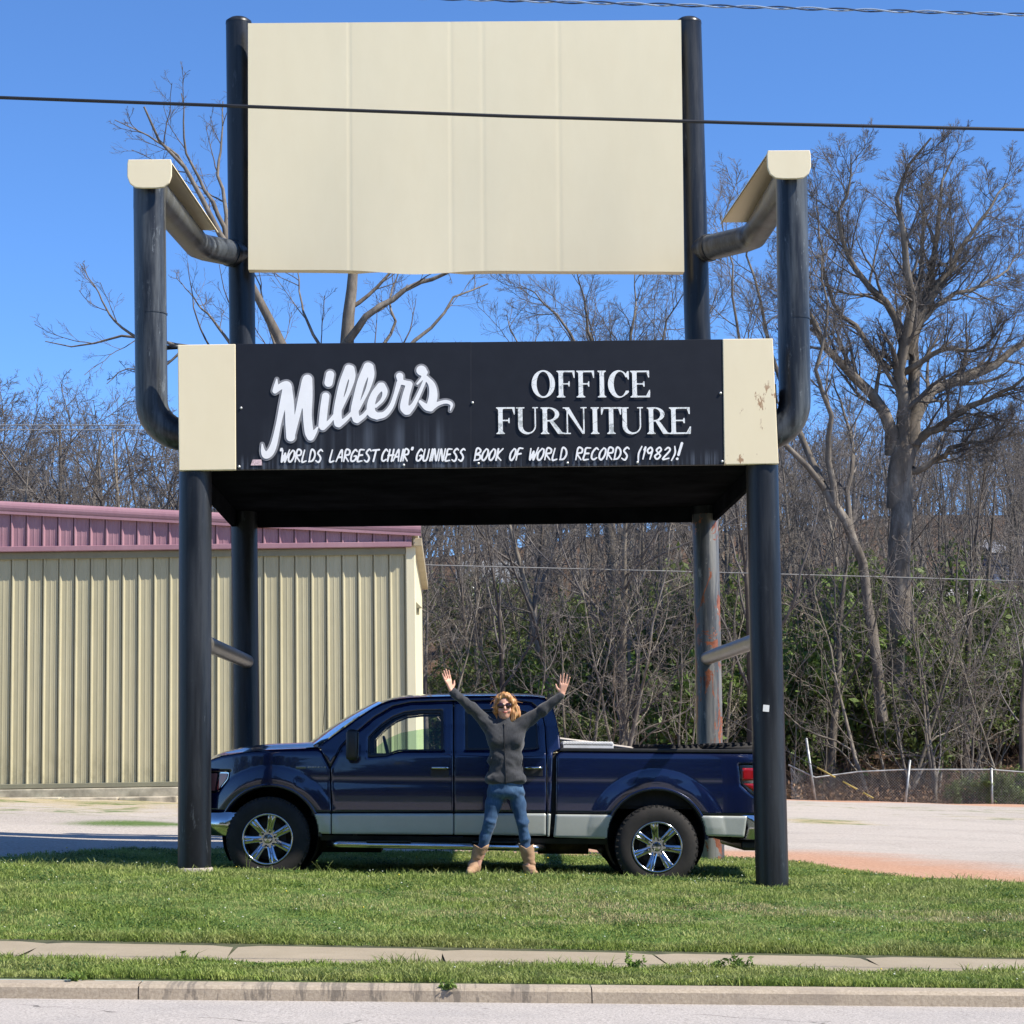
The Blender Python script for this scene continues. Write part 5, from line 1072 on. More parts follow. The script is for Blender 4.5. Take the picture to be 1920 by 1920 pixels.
def tubes(batches, org):
    V = []; F = []; b = 0
    for P, R, s in batches:
        B, n, _ = P.shape; t = np.gradient(P, axis=1); t = unit(t); a = np.where(np.abs(t[..., 2:3]) < .9, np.array([0, 0, 1.0]), np.array([1.0, 0, 0])); u = unit(np.cross(t, a)); w = np.cross(t, u)
        # keep frames coherent
        for i in range(1, n):
            pu = u[:, i-1]-(u[:, i-1]*t[:, i]).sum(-1, keepdims=True)*t[:, i]; u[:, i] = unit(pu); w[:, i] = np.cross(t[:, i], u[:, i])
        an = np.arange(s)*2*np.pi/s; ring = P[:, :, None]+R[:, :, None, None]*(u[:, :, None]*np.cos(an)[:, None]+w[:, :, None]*np.sin(an)[:, None])
        V.append(ring.reshape(-1, 3)); idx = (b+np.arange(B*n*s)).reshape(B, n, s); nx = np.roll(idx, -1, 2)
        F.append(np.stack([idx[:, :-1], nx[:, :-1], nx[:, 1:], idx[:, 1:]], -1).reshape(-1, 4)); b += B*n*s
    return np.concatenate(V)-np.array(org), np.concatenate(F)
def barkmat(name, c1, c2, c3, zs=.3):
    m = Mat(name); co = m.geo(); n = m.noise(3.0, 6, .7, (1, 1, zs), co=co); n2 = m.noise(.35, 3, .5, co=co); oi = m.new('ObjectInfo')
    c = m.ramp(n, [(.3, c1), (.52, c2), (.72, c3)]); c = m.mix(m.math('MULTIPLY', oi.outputs['Random'], .5), c, tuple((a*.6 for a in c2))); m.col(c).set(rough=.92, spec=.15).bump(n, .6, .03); return m.m
bark = barkmat('grey_bark', (.075, .064, .052), (.18, .155, .128), (.36, .32, .265)); barkp = barkmat('pale_bark', (.10, .085, .065), (.25, .215, .17), (.46, .42, .36))
twig = barkmat('twig_bark', (.085, .074, .067), (.16, .142, .128), (.29, .262, .235)); barkd = barkmat('dark_bark', (.06, .05, .042), (.13, .108, .09), (.28, .235, .19))
def resamp(pts, n):
    pts = np.array(pts, float); C = catmull(pts, 10); s = np.r_[0, np.cumsum(np.linalg.norm(np.diff(C, axis=0), axis=1))]; t = np.linspace(0, s[-1], n); return np.stack([np.interp(t, s, C[:, i]) for i in range(3)], 1)
def hero(name, label, limbs, Y, tm, bm_, seed, dens=1.0, lv=(10, 7, 6, 4), maxL=5.5, trunkn=1):
    """limbs: (pixel path, depth drift, r0, r1)"""
    R = np.random.RandomState(seed); n = 12; Ps, Rs = [], []
    for path, dd, r0, r1 in limbs:
        k = len(path); w = [tuple(at(px, py, Y+dd*(i/(k-1))**1.2+R.normal(0, .12)*(i > 0))) for i, (px, py) in enumerate(path)]
        P = resamp(w, n); P[1:-1] += R.normal(0, .05, P[1:-1].shape)*np.minimum(1, r0*6); Ps.append(P); Rs.append(r0+(r1-r0)*np.linspace(0, 1, n)**.8)
    P0, R0 = np.stack(Ps), np.stack(Rs); b = P0[0, 0].copy(); root = empty(name, (b[0], b[1], float(gz(b[0], b[1]))), label, 'tree'); org = root.location
    V, F = tubes([(P0[:trunkn], R0[:trunkn], 14)], org); link(npmesh('trunk', V, F), 'trunk', tm, root, True)
    L0P, L0R = P0[trunkn:], R0[trunkn:]
    q = lambda x: max(2, int(round(x*dens)))
    P1, R1 = spawn(L0P, L0R, q(lv[0]), .18, .98, .4, 1.0, .28, .50, 9, .10, .06, .50, R, .018, maxL=maxL)
    P2, R2 = spawn(P1, R1, q(lv[1]), .15, 1, .4, .95, .32, .58, 6, .11, .05, .52, R, .009, maxL=2.6)
    P3, R3 = spawn(P2, R2, lv[2], .15, 1, .35, .9, .38, .68, 4, .13, .04, .6, R, .006, maxL=1.3)
    P4, R4 = spawn(P3, R3, lv[3], .2, 1, .3, .8, .45, .85, 3, .12, .03, .75, R, .0045, maxL=.7)
    V, F = tubes([(L0P, L0R, 9)], org); link(npmesh('limbs', V, F), 'limbs', tm, root, True)
    V, F = tubes([(P1, R1, 5), (P2, R2, 4), (P3, R3, 3), (P4, R4, 3)], org); link(npmesh('crown', V, F), 'crown', bm_, root, True); return root
def c6(L): return [(1480+a/2.595, 220+b/2.595) for a, b in L]
hero('oak_tree', 'largest bare tree, thick multi-limbed trunk rising behind the fence right of the giant chair', [
 ([(1684, 1352), (1686, 1250), (1684, 1130), (1690, 1000), (1692, 900), (1694, 835)], 0, .42, .30),
 (c6([(520, 1900), (540, 1700), (548, 1450), (545, 1200), (565, 1050), (588, 940), (572, 800), (560, 650), (530, 520), (530, 350), (565, 250), (690, 100)]), -2.5, .30, .03),
 (c6([(570, 1700), (600, 1500), (605, 1250), (600, 1000), (690, 800), (700, 650), (730, 480), (745, 330), (800, 190)]), 2.5, .27, .025),
 (c6([(575, 1150), (620, 1020), (700, 830), (790, 720), (870, 580), (960, 470), (1010, 390), (1060, 320)]), 1.0, .17, .02),
 (c6([(560, 1180), (530, 1080), (490, 940), (400, 820), (290, 690), (250, 520), (250, 430), (310, 300), (300, 180)]), -1.0, .17, .02),
 (c6([(600, 1600), (612, 1430), (700, 1340), (800, 1285), (950, 1230), (1080, 1150), (1140, 1080), (1250, 980), (1330, 860)]), 2.0, .26, .04),
 (c6([(565, 1740), (620, 1590), (740, 1490), (900, 1390), (1010, 1350), (1100, 1290), (1200, 1200)]), -3.0, .20, .03),
 (c6([(500, 1640), (485, 1470), (390, 1340), (250, 1210), (150, 1060), (100, 980), (30, 800), (20, 600)]), -2.0, .24, .03),
 (c6([(570, 1720), (680, 1690), (800, 1610), (940, 1580), (1060, 1500)]), -2.0, .13, .02),
 (c6([(620, 1010), (760, 880), (900, 830), (1040, 760), (1130, 640)]), 2.5, .11, .02),
 (c6([(490, 1230), (400, 1130), (330, 1020), (240, 960), (180, 800), (150, 600), (130, 400)]), 2.5, .11, .02),
 (c6([(545, 1250), (640, 1190), (740, 1120), (860, 1140), (980, 1080), (1060, 980)]), -2.5, .12, .02),
 (c6([(580, 1000), (640, 800), (650, 640), (650, 450), (640, 300)]), 3, .12, .02)], 46, bark, twig, 3, lv=(19, 8, 7, 5), maxL=2.3)
hero('bare_tree', 'bare tree with left-leaning forked stems between the right chair arm and the largest tree', [
 ([(1655, 1352), (1645, 1240), (1628, 1110), (1600, 1010), (1566, 950), (1540, 905)], 0, .17, .13),
 ([(1540, 905), (1515, 850), (1494, 800), (1470, 730), (1440, 640), (1425, 560), (1405, 470), (1400, 380)], 2, .12, .015),
 ([(1545, 915), (1500, 860), (1440, 800), (1400, 700), (1380, 600), (1372, 500), (1350, 400)], -2, .10, .015),
 ([(1566, 950), (1550, 860), (1560, 780), (1530, 700), (1550, 600), (1540, 480)], -1, .12, .02),
 ([(1600, 1010), (1590, 930), (1600, 850), (1580, 770), (1560, 700)], 1.5, .11, .02)], 44, bark, twig, 5, lv=(9, 7, 6, 4))
hero('bare_tree', 'bare spreading tree whose crown shows above the black sign near its right half', [
 ([(1150, 1345), (1152, 1200), (1150, 1080), (1142, 985), (1135, 900), (1135, 830)], 0, .28, .2),
 ([(1135, 830), (1120, 740), (1090, 660), (1050, 600), (1010, 560), (975, 535)], 2, .15, .015),
 ([(1135, 840), (1130, 740), (1110, 640), (1095, 560), (1080, 500)], -2, .16, .015),
 ([(1137, 850), (1160, 740), (1180, 640), (1190, 560), (1190, 505)], 1, .15, .015),
 ([(1140, 880), (1190, 760), (1230, 660), (1260, 590), (1285, 545)], -1, .15, .015),
 ([(1140, 900), (1220, 800), (1270, 700), (1320, 610), (1345, 540)], 2, .13, .015),
 ([(1138, 930), (1070, 820), (1020, 720), (970, 640), (950, 590)], 1.5, .12, .015)], 60, bark, twig, 9, lv=(10, 7, 6, 4))
def c5(L): return [(a/2.286, 120+b/2.286) for a, b in L]
hero('sycamore_tree', 'tall pale-barked bare sycamore behind the warehouse, limbs spreading left past the chair arm', [
 ([(612, 1365), (618, 1200), (626, 1000), (636, 820), (646, 690), (650, 655)], 0, .38, .245),
 ([(649, 680), (657, 560), (664, 470), (690, 340), (700, 250), (690, 180)], 0, .25, .03),
 ([(652, 640), (690, 595), (745, 552), (800, 522), (860, 500), (900, 450)], -1, .14, .03),
 ([(636, 850), (590, 730), (530, 650), (505, 600), (480, 545), (455, 500), (425, 455), (395, 405), (365, 350), (326, 290), (290, 250), (270, 200)], -2, .24, .03),
 ([(425, 455), (405, 385), (385, 360), (350, 280), (345, 220), (340, 175)], 0, .09, .015), ([(420, 452), (424, 400), (410, 330), (415, 260), (418, 190)], 1, .09, .015),
 ([(395, 405), (340, 300), (300, 270), (255, 245), (215, 225)], -2, .07, .012),
 ([(600, 760), (520, 690), (440, 655), (350, 650), (255, 632), (190, 642), (131, 648), (85, 640)], 1, .13, .015),
 ([(255, 632), (214, 601), (190, 560), (165, 520), (150, 495)], 0, .05, .012), ([(350, 650), (290, 700), (240, 690), (200, 720)], 0, .05, .012),
 ([(640, 820), (700, 720), (770, 650), (822, 600), (850, 560), (915, 532)], 1.5, .13, .02), ([(628, 900), (570, 790), (530, 700), (500, 600), (490, 540), (470, 500)], 2, .12, .015),
 ([(640, 720), (600, 650), (575, 600), (560, 540), (550, 470)], 2, .08, .012), ([(652, 650), (700, 660), (740, 610), (730, 560), (760, 480)], 2, .08, .012), ([(440, 655), (400, 600), (370, 570), (340, 530)], 1, .06, .012)], 48, bark, barkd, 21, dens=.75, lv=(6, 5, 4, 3), maxL=3.2)
# --- generic woodland trees, copied
def gentree(seed, h, r, lv, tm, bmat, up=.05, lean=.04, forks=5, wig=.08, low=.3):
    R = np.random.RandomState(seed); P0 = polygrow(np.zeros((1, 3)), np.array([[R.normal(0, lean), R.normal(0, lean), 1]]), np.array([h*.9]), 14, wig*.5, .05, R); R0 = (r*(1-np.linspace(0, 1, 14)*.88))[None]
    P1, R1 = spawn(P0, R0, forks, low, .95, .35, .95, .32, .62, 9, wig*1.4, up, .62, R, .02); P2, R2 = spawn(P1, R1, lv[0], .15, 1, .45, 1.1, .28, .52, 6, .15, .04, .6, R, .012)
    P3, R3 = spawn(P2, R2, lv[1], .15, 1, .45, 1.1, .3, .6, 4, .19, .03, .65, R, .009); P4, R4 = spawn(P3, R3, lv[2], .2, 1, .4, 1.1, .4, .8, 3, .2, .02, .8, R, .007)
    V, F = tubes([(P0, R0, 9)], (0, 0, .25)); a = npmesh('trunk', V, F); a.materials.append(tm); V, F = tubes([(P1, R1, 5), (P2, R2, 4), (P3, R3, 3), (P4, R4, 3)], (0, 0, .25)); b = npmesh('crown', V, F); b.materials.append(bmat)
    for q in (a, b): q.polygons.foreach_set('use_smooth', [True]*len(q.polygons))
    return a, b
bigs = [gentree(31+i, 14+i % 3, .17+.03*(i % 3), (7, 5, 3), (bark, barkd, barkp, barkd, bark)[i], twig, forks=9+i % 3) for i in range(5)]
spreads = [gentree(51+i, 11, .24, (9, 6, 4), bark, twig, forks=13, low=.22, up=.02, wig=.12) for i in range(2)]
saps = [gentree(71+i, 7+i, .055+.012*i, (5, 4, 2), (barkp, bark, barkp)[i], (bark, twig, barkp)[i], up=.12, forks=9, low=.12, lean=.12, wig=.14) for i in range(3)]
def putree(name, meshes, x, y, s, rz, label, group, tilt=0.0, parts=('trunk', 'crown')):
    r = empty(name, (x, y, float(gz(x, y))), label, 'tree', group, rot=(tilt, rng.uniform(-.04, .04), rz)); r.scale = (s, s, s)
    for nm, me in zip(parts, meshes): o = bpy.data.objects.new(nm, me); COL.objects.link(o); o.parent = r
    return r
def pxX(px, Y): return at(px, 1300, Y)[0]
ZONES = [(800, 'beside the warehouse corner'), (880, 'above the pickup cab left of the woman'), (960, 'directly behind the woman'), (1070, 'right of the woman\'s raised hand'), (1190, 'above the white ribbed box'), (1300, 'just left of the peeling rear post'), (1400, 'between the peeling post and right front leg'), (1500, 'just right of the right front leg'), (1610, 'behind the leaning fence post'), (1760, 'around the largest tree trunk'), (1860, 'behind the upright fence post'), (9999, 'at the far right edge')]
def zone(X, Y):
    P = np.array([X, Y, 1.5])-CAM; px = 960+FPX*(P@RT)/(P@FW); return next(t for a, t in ZONES if px < a)
def dist(Y, a, b): return 'front-row' if Y < a else 'middle-row' if Y < b else 'rear-row'
k = 0
def topscale(mesh, px, pyt, Y):
    zt = at(px, pyt, Y)[2]; zg = float(gz(pxX(px, Y), Y)); h = max(v.co.z for v in mesh.vertices); return (zt-zg)/h
for px, Y, pyt in ((20, 50, 720), (120, 56, 700), (205, 47, 745), (300, 60, 735), (-60, 55, 700), (80, 72, 760), (250, 75, 705), (390, 68, 760), (-150, 60, 690), (330, 50, 800), (160, 64, 730), (50, 64, 690), (225, 58, 690), (290, 52, 760)):
    tm_ = spreads[k % 2] if k % 3 else bigs[k % 5]; s = topscale(tm_[1], px, pyt, Y)
    putree('bare_tree', tm_, pxX(px, Y), Y, s, rng.uniform(0, 6.28), ('nearer' if Y < 60 else 'farther')+' bare tree above warehouse roof '+('beyond the left edge' if px < 0 else 'at left edge' if px < 100 else 'left of chair arm' if px < 230 else 'by the chair arm'), 'bare trees behind the warehouse'); k += 1
spots = []
def freespot(x, y, dmin): return all((x-a)**2+(y-b)**2 > dmin*dmin for a, b in spots)
cnt = 0; tries = 0
while cnt < 74 and tries < 4000:
    tries += 1; Y = 43+rng.random()**1.3*52; px = rng.uniform(760, 2050); X = pxX(px, Y)
    if not freespot(X, Y, 2.1): continue
    if Y < 50 and px < 1000: pass
    spots.append((X, Y)); s = rng.uniform(.5, .85) if px < 1400 else rng.uniform(.5, .8)
    if Y > 75: s *= 1.0
    lab = dist(Y, 50, 66)+' bare woodland tree '+zone(X, Y)
    putree('woodland_tree', bigs[rng.randrange(5)], X, Y, s, rng.uniform(0, 6.28), lab, 'woodland: '+lab, rng.uniform(-.08, .08)); cnt += 1
cnt = 0
while cnt < 95:
    Y = 40.5+rng.random()**1.2*30; px = rng.uniform(740, 2050); X = pxX(px, Y)
    lab = dist(Y, 46, 55)+' slender pale sapling '+zone(X, Y)
    putree('sapling', saps[rng.randrange(3)], X, Y, rng.uniform(.55, 1.0), rng.uniform(0, 6.28), lab, 'saplings: '+lab, rng.uniform(-.15, .15)); cnt += 1
# a few distinct pale trunks
for px, Y, s, lab in ((1145, 41.5, .95, 'pale slender trunk standing right of the woman\'s raised left hand'), (1182, 42.5, 1.15, 'thicker grey trunk just left of the peeling grey post, above the pickup bed'), (1745, 40.2, 1.0, 'pale forked tree directly behind the chain-link fence below the largest tree'), (1630, 41, .9, 'twin-stemmed pale tree behind the leaning fence post'), (1905, 41, 1.1, 'dark bent tree behind the fence at the far right edge')):
    putree('forest_tree', saps[k % 3] if s < 1.05 else bigs[k % 5], pxX(px, Y), Y, s if s < 1.05 else .62, rng.uniform(0, 6), lab, None); k += 1
# far wood as one mass
R = np.random.RandomState(5); N = 760; Yf = R.uniform(95, 260, N); Xf = (R.uniform(-.45, .42, N))*(Yf+20)+Yf*.03; base_ = np.stack([Xf, Yf, gz(Xf, Yf)-.2], 1)
hgt = R.uniform(7, 12, N); P0 = polygrow(base_, np.tile([0, 0, 1.0], (N, 1))+R.normal(0, .08, (N, 3)), hgt, 6, .07, .05, R); R0 = .14*np.linspace(1, .25, 6)[None]*np.ones((N, 1))
P1, R1 = spawn(P0, R0, 9, .25, 1, .4, 1.0, .3, .55, 5, .16, .05, .6, R, .03); P2, R2 = spawn(P1, R1, 6, .15, 1, .4, 1.1, .3, .6, 3, .2, .04, .6, R, .018); P3, R3 = spawn(P2, R2, 4, .15, 1, .4, 1.1, .4, .8, 3, .2, .04, .7, R, .013)
V, F = tubes([(P0, R0, 5), (P1, R1, 3), (P2, R2, 3), (P3, R3, 3)], (0, 0, 0)); tag(link(npmesh('far_wood', V, F), 'far_wood', twig, None, True), 'far hillside wood of bare brown trees seen as one mass', 'wood', kind='stuff')
# leafy shrubs
def leafmat(name, a, b, c_):
    m = Mat(name); co = m.geo(); n = m.noise(1.1, 3, .6, co=co); n2 = m.noise(23, 2, .6, co=co); oi = m.new('ObjectInfo'); c = m.mix(.5, m.ramp(n, [(.3, a), (.7, c_)]), m.ramp(n2, [(.35, a), (.65, c_)])); c = m.mix(m.math('MULTIPLY', oi.outputs['Random'], .45), c, b)
    m.col(c).set(rough=.55, spec=.3); t = m.new('BsdfTranslucent'); m.l.new(c, t.inputs[0]); mx = m.new('MixShader'); mx.inputs[0].default_value = .25; m.l.new(m.p.outputs[0], mx.inputs[1]); m.l.new(t.outputs[0], mx.inputs[2]); m.l.new(mx.outputs[0], m.n['Material Output'].inputs[0]); return m.m
lf1 = leafmat('privet_leaf', (.055, .085, .022), (.085, .090, .038), (.20, .27, .065)); lf2 = leafmat('fresh_leaf', (.09, .16, .03), (.11, .15, .04), (.22, .33, .07))
def leafpatch(C, n, spread, size, R, flat=.5):
    """C (k,3) clump centres -> leaf quads"""
    k = len(C); P = np.repeat(C, n, 0)+R.normal(0, 1, (k*n, 3))*spread; a = unit(R.normal(0, 1, (k*n, 3))); b = unit(np.cross(a, R.normal(0, 1, (k*n, 3)))); s = size*R.uniform(.6, 1.3, (k*n, 1)); a = a*s; b = b*s*.45
    V = np.stack([P-a, P+b, P+a, P-b], 1).reshape(-1, 3); return V, np.arange(len(V)).reshape(-1, 4)
def shrub(seed, h, w, mat, leaves=26, clumps=150, size=.075):
    R = np.random.RandomState(seed); st = np.zeros((9, 3)); st[:, :2] = R.normal(0, .15, (9, 2)); P0 = polygrow(st, np.concatenate([R.normal(0, .35, (9, 2)), np.ones((9, 1))], 1), R.uniform(.6, 1, 9)*h, 8, .1, .03, R); R0 = .03*np.linspace(1, .3, 8)[None]*np.ones((9, 1))
    P1, R1 = spawn(P0, R0, 7, .2, 1, .5, 1.2, .2, .45, 5, .15, .02, .6, R, .008); P2, R2 = spawn(P1, R1, 4, .2, 1, .5, 1.2, .3, .6, 3, .15, .02, .6, R, .005); V, F = tubes([(P0, R0, 5), (P1, R1, 3), (P2, R2, 3)], (0, 0, .1)); a = npmesh('stems', V, F); a.materials.append(bark)
    C = P2[:, 1:].reshape(-1, 3); C = C[R.permutation(len(C))[:clumps]]; V, F = leafpatch(C, leaves, .13*h/3, size, R); b = npmesh('foliage', V-np.array([0, 0, .1]), F); b.materials.append(mat); return a, b
shr = [shrub(101, 3.2, 2, lf1), shrub(102, 2.6, 2, lf1, 22, 170), shrub(103, 4.2, 2, lf1, 20, 190, .085), shrub(104, 2.8, 2, lf2, 16, 130, .08), shrub(105, 1.6, 1.5, lf1, 18, 120, .06)]
def putshrub(px, Y, s, kind, lab, grp): return putree('shrub', shr[kind], pxX(px, Y), Y, s, rng.uniform(0, 6.28), lab, grp, parts=('stems', 'foliage'))
for i in range(125):
    px = rng.uniform(790, 2040); Y = 46+rng.random()*30; r_ = rng.random(); kd = 3 if r_ < .16 else rng.choice((0, 1, 2, 4)); a = px < 1400
    if px < 1000 and rng.random() < .5: continue
    lab = dist(Y, 50, 62)+(' fresh yellow-green bush ' if kd == 3 else ' dark olive evergreen bush ')+zone(pxX(px, Y), Y); o = putshrub(px, Y, rng.uniform(.7, 1.35), kd, lab, 'bushes: '+lab); o['category'] = 'bush'
for px, Y, s in ((1260, 46, 1.7), (1230, 52, 1.9), (1560, 47, 1.8), (1600, 50, 1.5), (1780, 52, 2.0), (1850, 49, 1.7), (1380, 50, 1.6), (1480, 48, 1.7), (1040, 50, 1.3), (1900, 55, 2.1), (1160, 55, 1.8), (1340, 56, 2.0), (1520, 56, 2.0), (1700, 57, 2.1)):
    lab = 'taller yellow-green bush '+zone(pxX(px, Y), Y); o = putshrub(px, Y, s, 3 if rng.random() < .6 else 0, lab, 'bushes: '+lab); o['category'] = 'bush'
for px, Y, s in ((1850, 38.6, .75), (1900, 38.8, .8), (1800, 38.9, .6), (1960, 38.7, .8), (1880, 38.3, .55)): o = putshrub(px, Y, s, 4, 'low grey-green bush right behind the fence wire at the far right', 'low bushes against the fence'); o['category'] = 'bush'
# unseen evergreen wood added behind the camera to darken sky reflections and fill
R = np.random.RandomState(77); N = 46000; Xw = R.uniform(-75, 75, N); hh = 9+3.5*np.sin(Xw*.31)+2.5*np.sin(Xw*.83+1)+1.5*np.sin(Xw*1.9); Zw = R.rand(N)*hh; Yw = -44+R.normal(0, 2.2, N); V, F = leafpatch(np.stack([Xw, Yw, Zw], 1), 1, .2, .75, R)
tag(link(npmesh('sky_blocker_wood', V, F), 'sky_blocker_wood', lf1, None, False), 'unseen evergreen wood added behind the camera to darken reflections in the pickup paint', 'wood', kind='stuff')
# undergrowth: sticks, brambles, dead leaves
R = np.random.RandomState(8); N = 9000; Yu = 39+R.rand(N)**1.5*34; Xu = R.uniform(-.30, .36, N)*(Yu+20)+Yu*.02+3; b_ = np.stack([Xu, Yu, gz(Xu, Yu)], 1); d = np.concatenate([R.normal(0, 1, (N, 2)), np.abs(R.normal(.7, .6, (N, 1)))], 1)
P0 = polygrow(b_, d, R.uniform(.4, 2.1, N), 6, .18, -.09, R); R0 = (R.uniform(.006, .013, N))[:, None]*np.linspace(1, .4, 6)[None]; P1, R1 = spawn(P0, R0, 2, .3, 1, .4, 1.2, .3, .6, 3, .2, .0, .7, R, .005); V, F = tubes([(P0, R0, 3), (P1, R1, 3)], (0, 0, 0))
br = barkmat('bramble_bark', (.05, .035, .027), (.11, .075, .055), (.22, .17, .13)); tag(link(npmesh('undergrowth', V, F), 'undergrowth', br, None, True), 'tangle of bare brambles and dead stalks covering the wooded bank', 'undergrowth', kind='stuff')
N = 60000; Yu = 38.5+R.rand(N)**1.4*30; Xu = R.uniform(-.32, .38, N)*(Yu+20)+Yu*.02+3; C = np.stack([Xu, Yu, gz(Xu, Yu)+R.rand(N)**2*.5], 1); V, F = leafpatch(C, 1, .03, .055, R); m = Mat('dead_leaf'); n = m.noise(9, 3, .7, co=m.geo()); m.col(m.ramp(n, [(.35, (.06, .035, .02)), (.5, (.17, .095, .05)), (.65, (.32, .21, .12))])).set(rough=.9)
tag(link(npmesh('leaf_litter', V, F), 'leaf_litter', m.m, None, False), 'brown dead leaves scattered over the wooded bank', 'leaf litter', kind='stuff')
# ------------------------------------------------------------------ houses up the hill
def house(name, px0, px1, pyeave, pybase, Y, dep, rh, wallc, roofc, label, kind='gable', cols=0, trimc=(.75, .75, .73)):
    x0, x1 = at(px0, pyeave, Y)[0], at(px1, pyeave, Y)[0]; z1 = at((px0+px1)/2, pyeave, Y)[2]; z0 = at((px0+px1)/2, pybase, Y)[2]; xm = (x0+x1)/2; h = empty(name, (xm, Y+dep/2, z0), label, 'house'); o = h.location
    g = MB(o); g.box((xm, Y+dep/2, (z0+z1)/2-.6), (x1-x0, dep, z1-z0+1.2)); g.build('wall', simple(name+'_wall', wallc, .8, 0, .15, 1), h)
    g = MB(o); ov = .4
    if kind == 'side': g.prism([(Y-ov, z1), (Y+dep/2, z1+rh), (Y+dep+ov, z1), (Y+dep+ov, z1+.12), (Y+dep/2, z1+rh+.14), (Y-ov, z1+.12)], x0-ov, x1+ov, 'yz')
    else: g.prism([(x0-ov, z1), (xm, z1+rh), (x1+ov, z1), (x1+ov, z1+.12), (xm, z1+rh+.14), (x0-ov, z1+.12)], Y-ov, Y+dep+ov)
    g.build('roof', simple(name+'_roof', roofc, .8, 0, .2, 2), h)
    if kind != 'side': g = MB(o); g.prism([(x0, z1), (xm, z1+rh), (x1, z1)], Y+.02, Y+dep-.02); g.build('gable', bpy.data.materials[name+'_wall'], h)
    tm = simple(name+'_trim', trimc, .5); g = MB(o); g.box((xm, Y-ov-.02, z1+.04), (x1-x0+2*ov, .06, .22)); g.build('fascia', tm, h)
    n = max(2, int((x1-x0)/2.6))
    for i in range(n):
        wx = x0+(i+.5)*(x1-x0)/n; wz = z0+(z1-z0)*.58; g = MB(o); g.box((wx, Y-.02, wz), (1.0, .08, min(1.3, (z1-z0)*.5))); f = g.build('window', tm, h); g = MB(o); g.box((wx, Y-.07, wz), (.84, .03, min(1.3, (z1-z0)*.5)-.16)); g.build('pane', simple('window_dark', (.03, .04, .06), .1) if 'window_dark' not in bpy.data.materials else bpy.data.materials['window_dark'], f)
    for i in range(cols): g = MB(o); cx = x0+(i+.5)*(x1-x0)/cols; g.tube([(cx, Y-ov-.3, z0-1), (cx, Y-ov-.3, z1+.05)], .12, 8); g.build('porch_post', tm, h, True)
    return h
house('porch_house', 868, 975, 1094, 1150, 104, 9, 1.6, (.10, .10, .11), (.20, .21, .22), 'dark low house with white eave and porch posts glimpsed through woods above the woman', 'side', 3)
house('gabled_house', 1585, 1640, 1128, 1168, 92, 8, 1.1, (.26, .29, .35), (.20, .21, .24), 'small blue-grey gabled house seen behind the largest tree trunk', 'gable', 0)
house('long_house', 1695, 1860, 1128, 1170, 98, 9, .9, (.09, .09, .10), (.56, .54, .52), 'long low house with pale roof behind the fence-side woods at the right', 'side', 0)
house('white_house', 1838, 1990, 1138, 1205, 86, 9, .9, (.55, .57, .60), (.55, .54, .53), 'white-walled house at the right edge, lower than the long pale roof', 'side', 0)
house('hilltop_house', 1862, 1960, 1035, 1080, 130, 9, 1.2, (.16, .20, .30), (.25, .26, .30), 'blue-grey house highest on the hill at the right edge', 'side', 0)
# ------------------------------------------------------------------ chain-link fence
galv = simple('galvanised_steel', (.34, .35, .34), .45, .5, .3, 6); FY = 37.9
fx0, fx1 = pxX(1478, FY), pxX(2120, FY); fn = empty('chain_link_fence', ((fx0+fx1)/2, FY, float(gz(8, FY))), 'sagging galvanised chain-link fence at the back of the gravel lot on the right', 'fence'); O = fn.location
tops = [(1478, 1434), (1529, 1458), (1610, 1447), (1702, 1443), (1858, 1443), (1920, 1448), (2120, 1458)]; TP3 = [at(a, b, FY) for a, b in tops]; tx_ = [p[0] for p in TP3]; tz_ = [p[2] for p in TP3]
g = MB(O); g.tube(TP3, .022, 8); g.build('top_rail', galv, fn, True)
for a, b, c, d_ in ((1694, 1512, 1706, 1427), (1860, 1516, 1859, 1442), (2030, 1520, 2030, 1450), (1531, 1500, 1512, 1386)):
    p, q = at(a, b, FY-.05), at(c, d_, FY-.05); g = MB(O); g.tube([(p[0], p[1], p[2]-.3), q], .034, 8); g.lathe([(.001, .04), (.03, .02), (.04, 0)], q, 'z', 8); g.build('post', galv, fn, True)
g = MB(O); H = .95; st = .075; x = fx0-1.2
def ft(x): return float(np.interp(x, tx_, tz_))
while x < fx1:
    for sg in (1, -1):
        a = [x, x+H] if sg > 0 else [x+H, x]; P = []
        for t in (0, .5, 1):
            xx = a[0]+(a[1]-a[0])*t; P.append((min(max(xx, fx0), fx1), FY+.004*sg, ft(min(max(xx, fx0), fx1))-.02-H*(1-t)))
        if P[0][0] != P[2][0]: g.tube(P, .0025, 3, cap=False)
    x += st
g.build('wire_mesh', galv, fn)
# yellow guy guard
yl = simple('yellow_plastic', (.36, .28, .07), .6); dk = simple('dark_guy', (.03, .03, .03), .6); p0, p1 = Vector(at(1532, 1439, FY-.3)), Vector(at(1640, 1498, FY-1.0)); gy = empty('guy_wire', p1, 'yellow guarded guy wire slanting down to the ground by the fence', 'guy wire'); g = MB(p1); g.tube([p1, p0, p0+(p0-p1)*2.2], .012, 6); g.build('cable', dk, gy)
for a, b in ((.02, .2), (.3, .55), (.68, 1.0)): g = MB(p1); g.tube([p1+(p0-p1)*a, p1+(p0-p1)*b], .022, 8); g.build('guard', yl, gy, True)
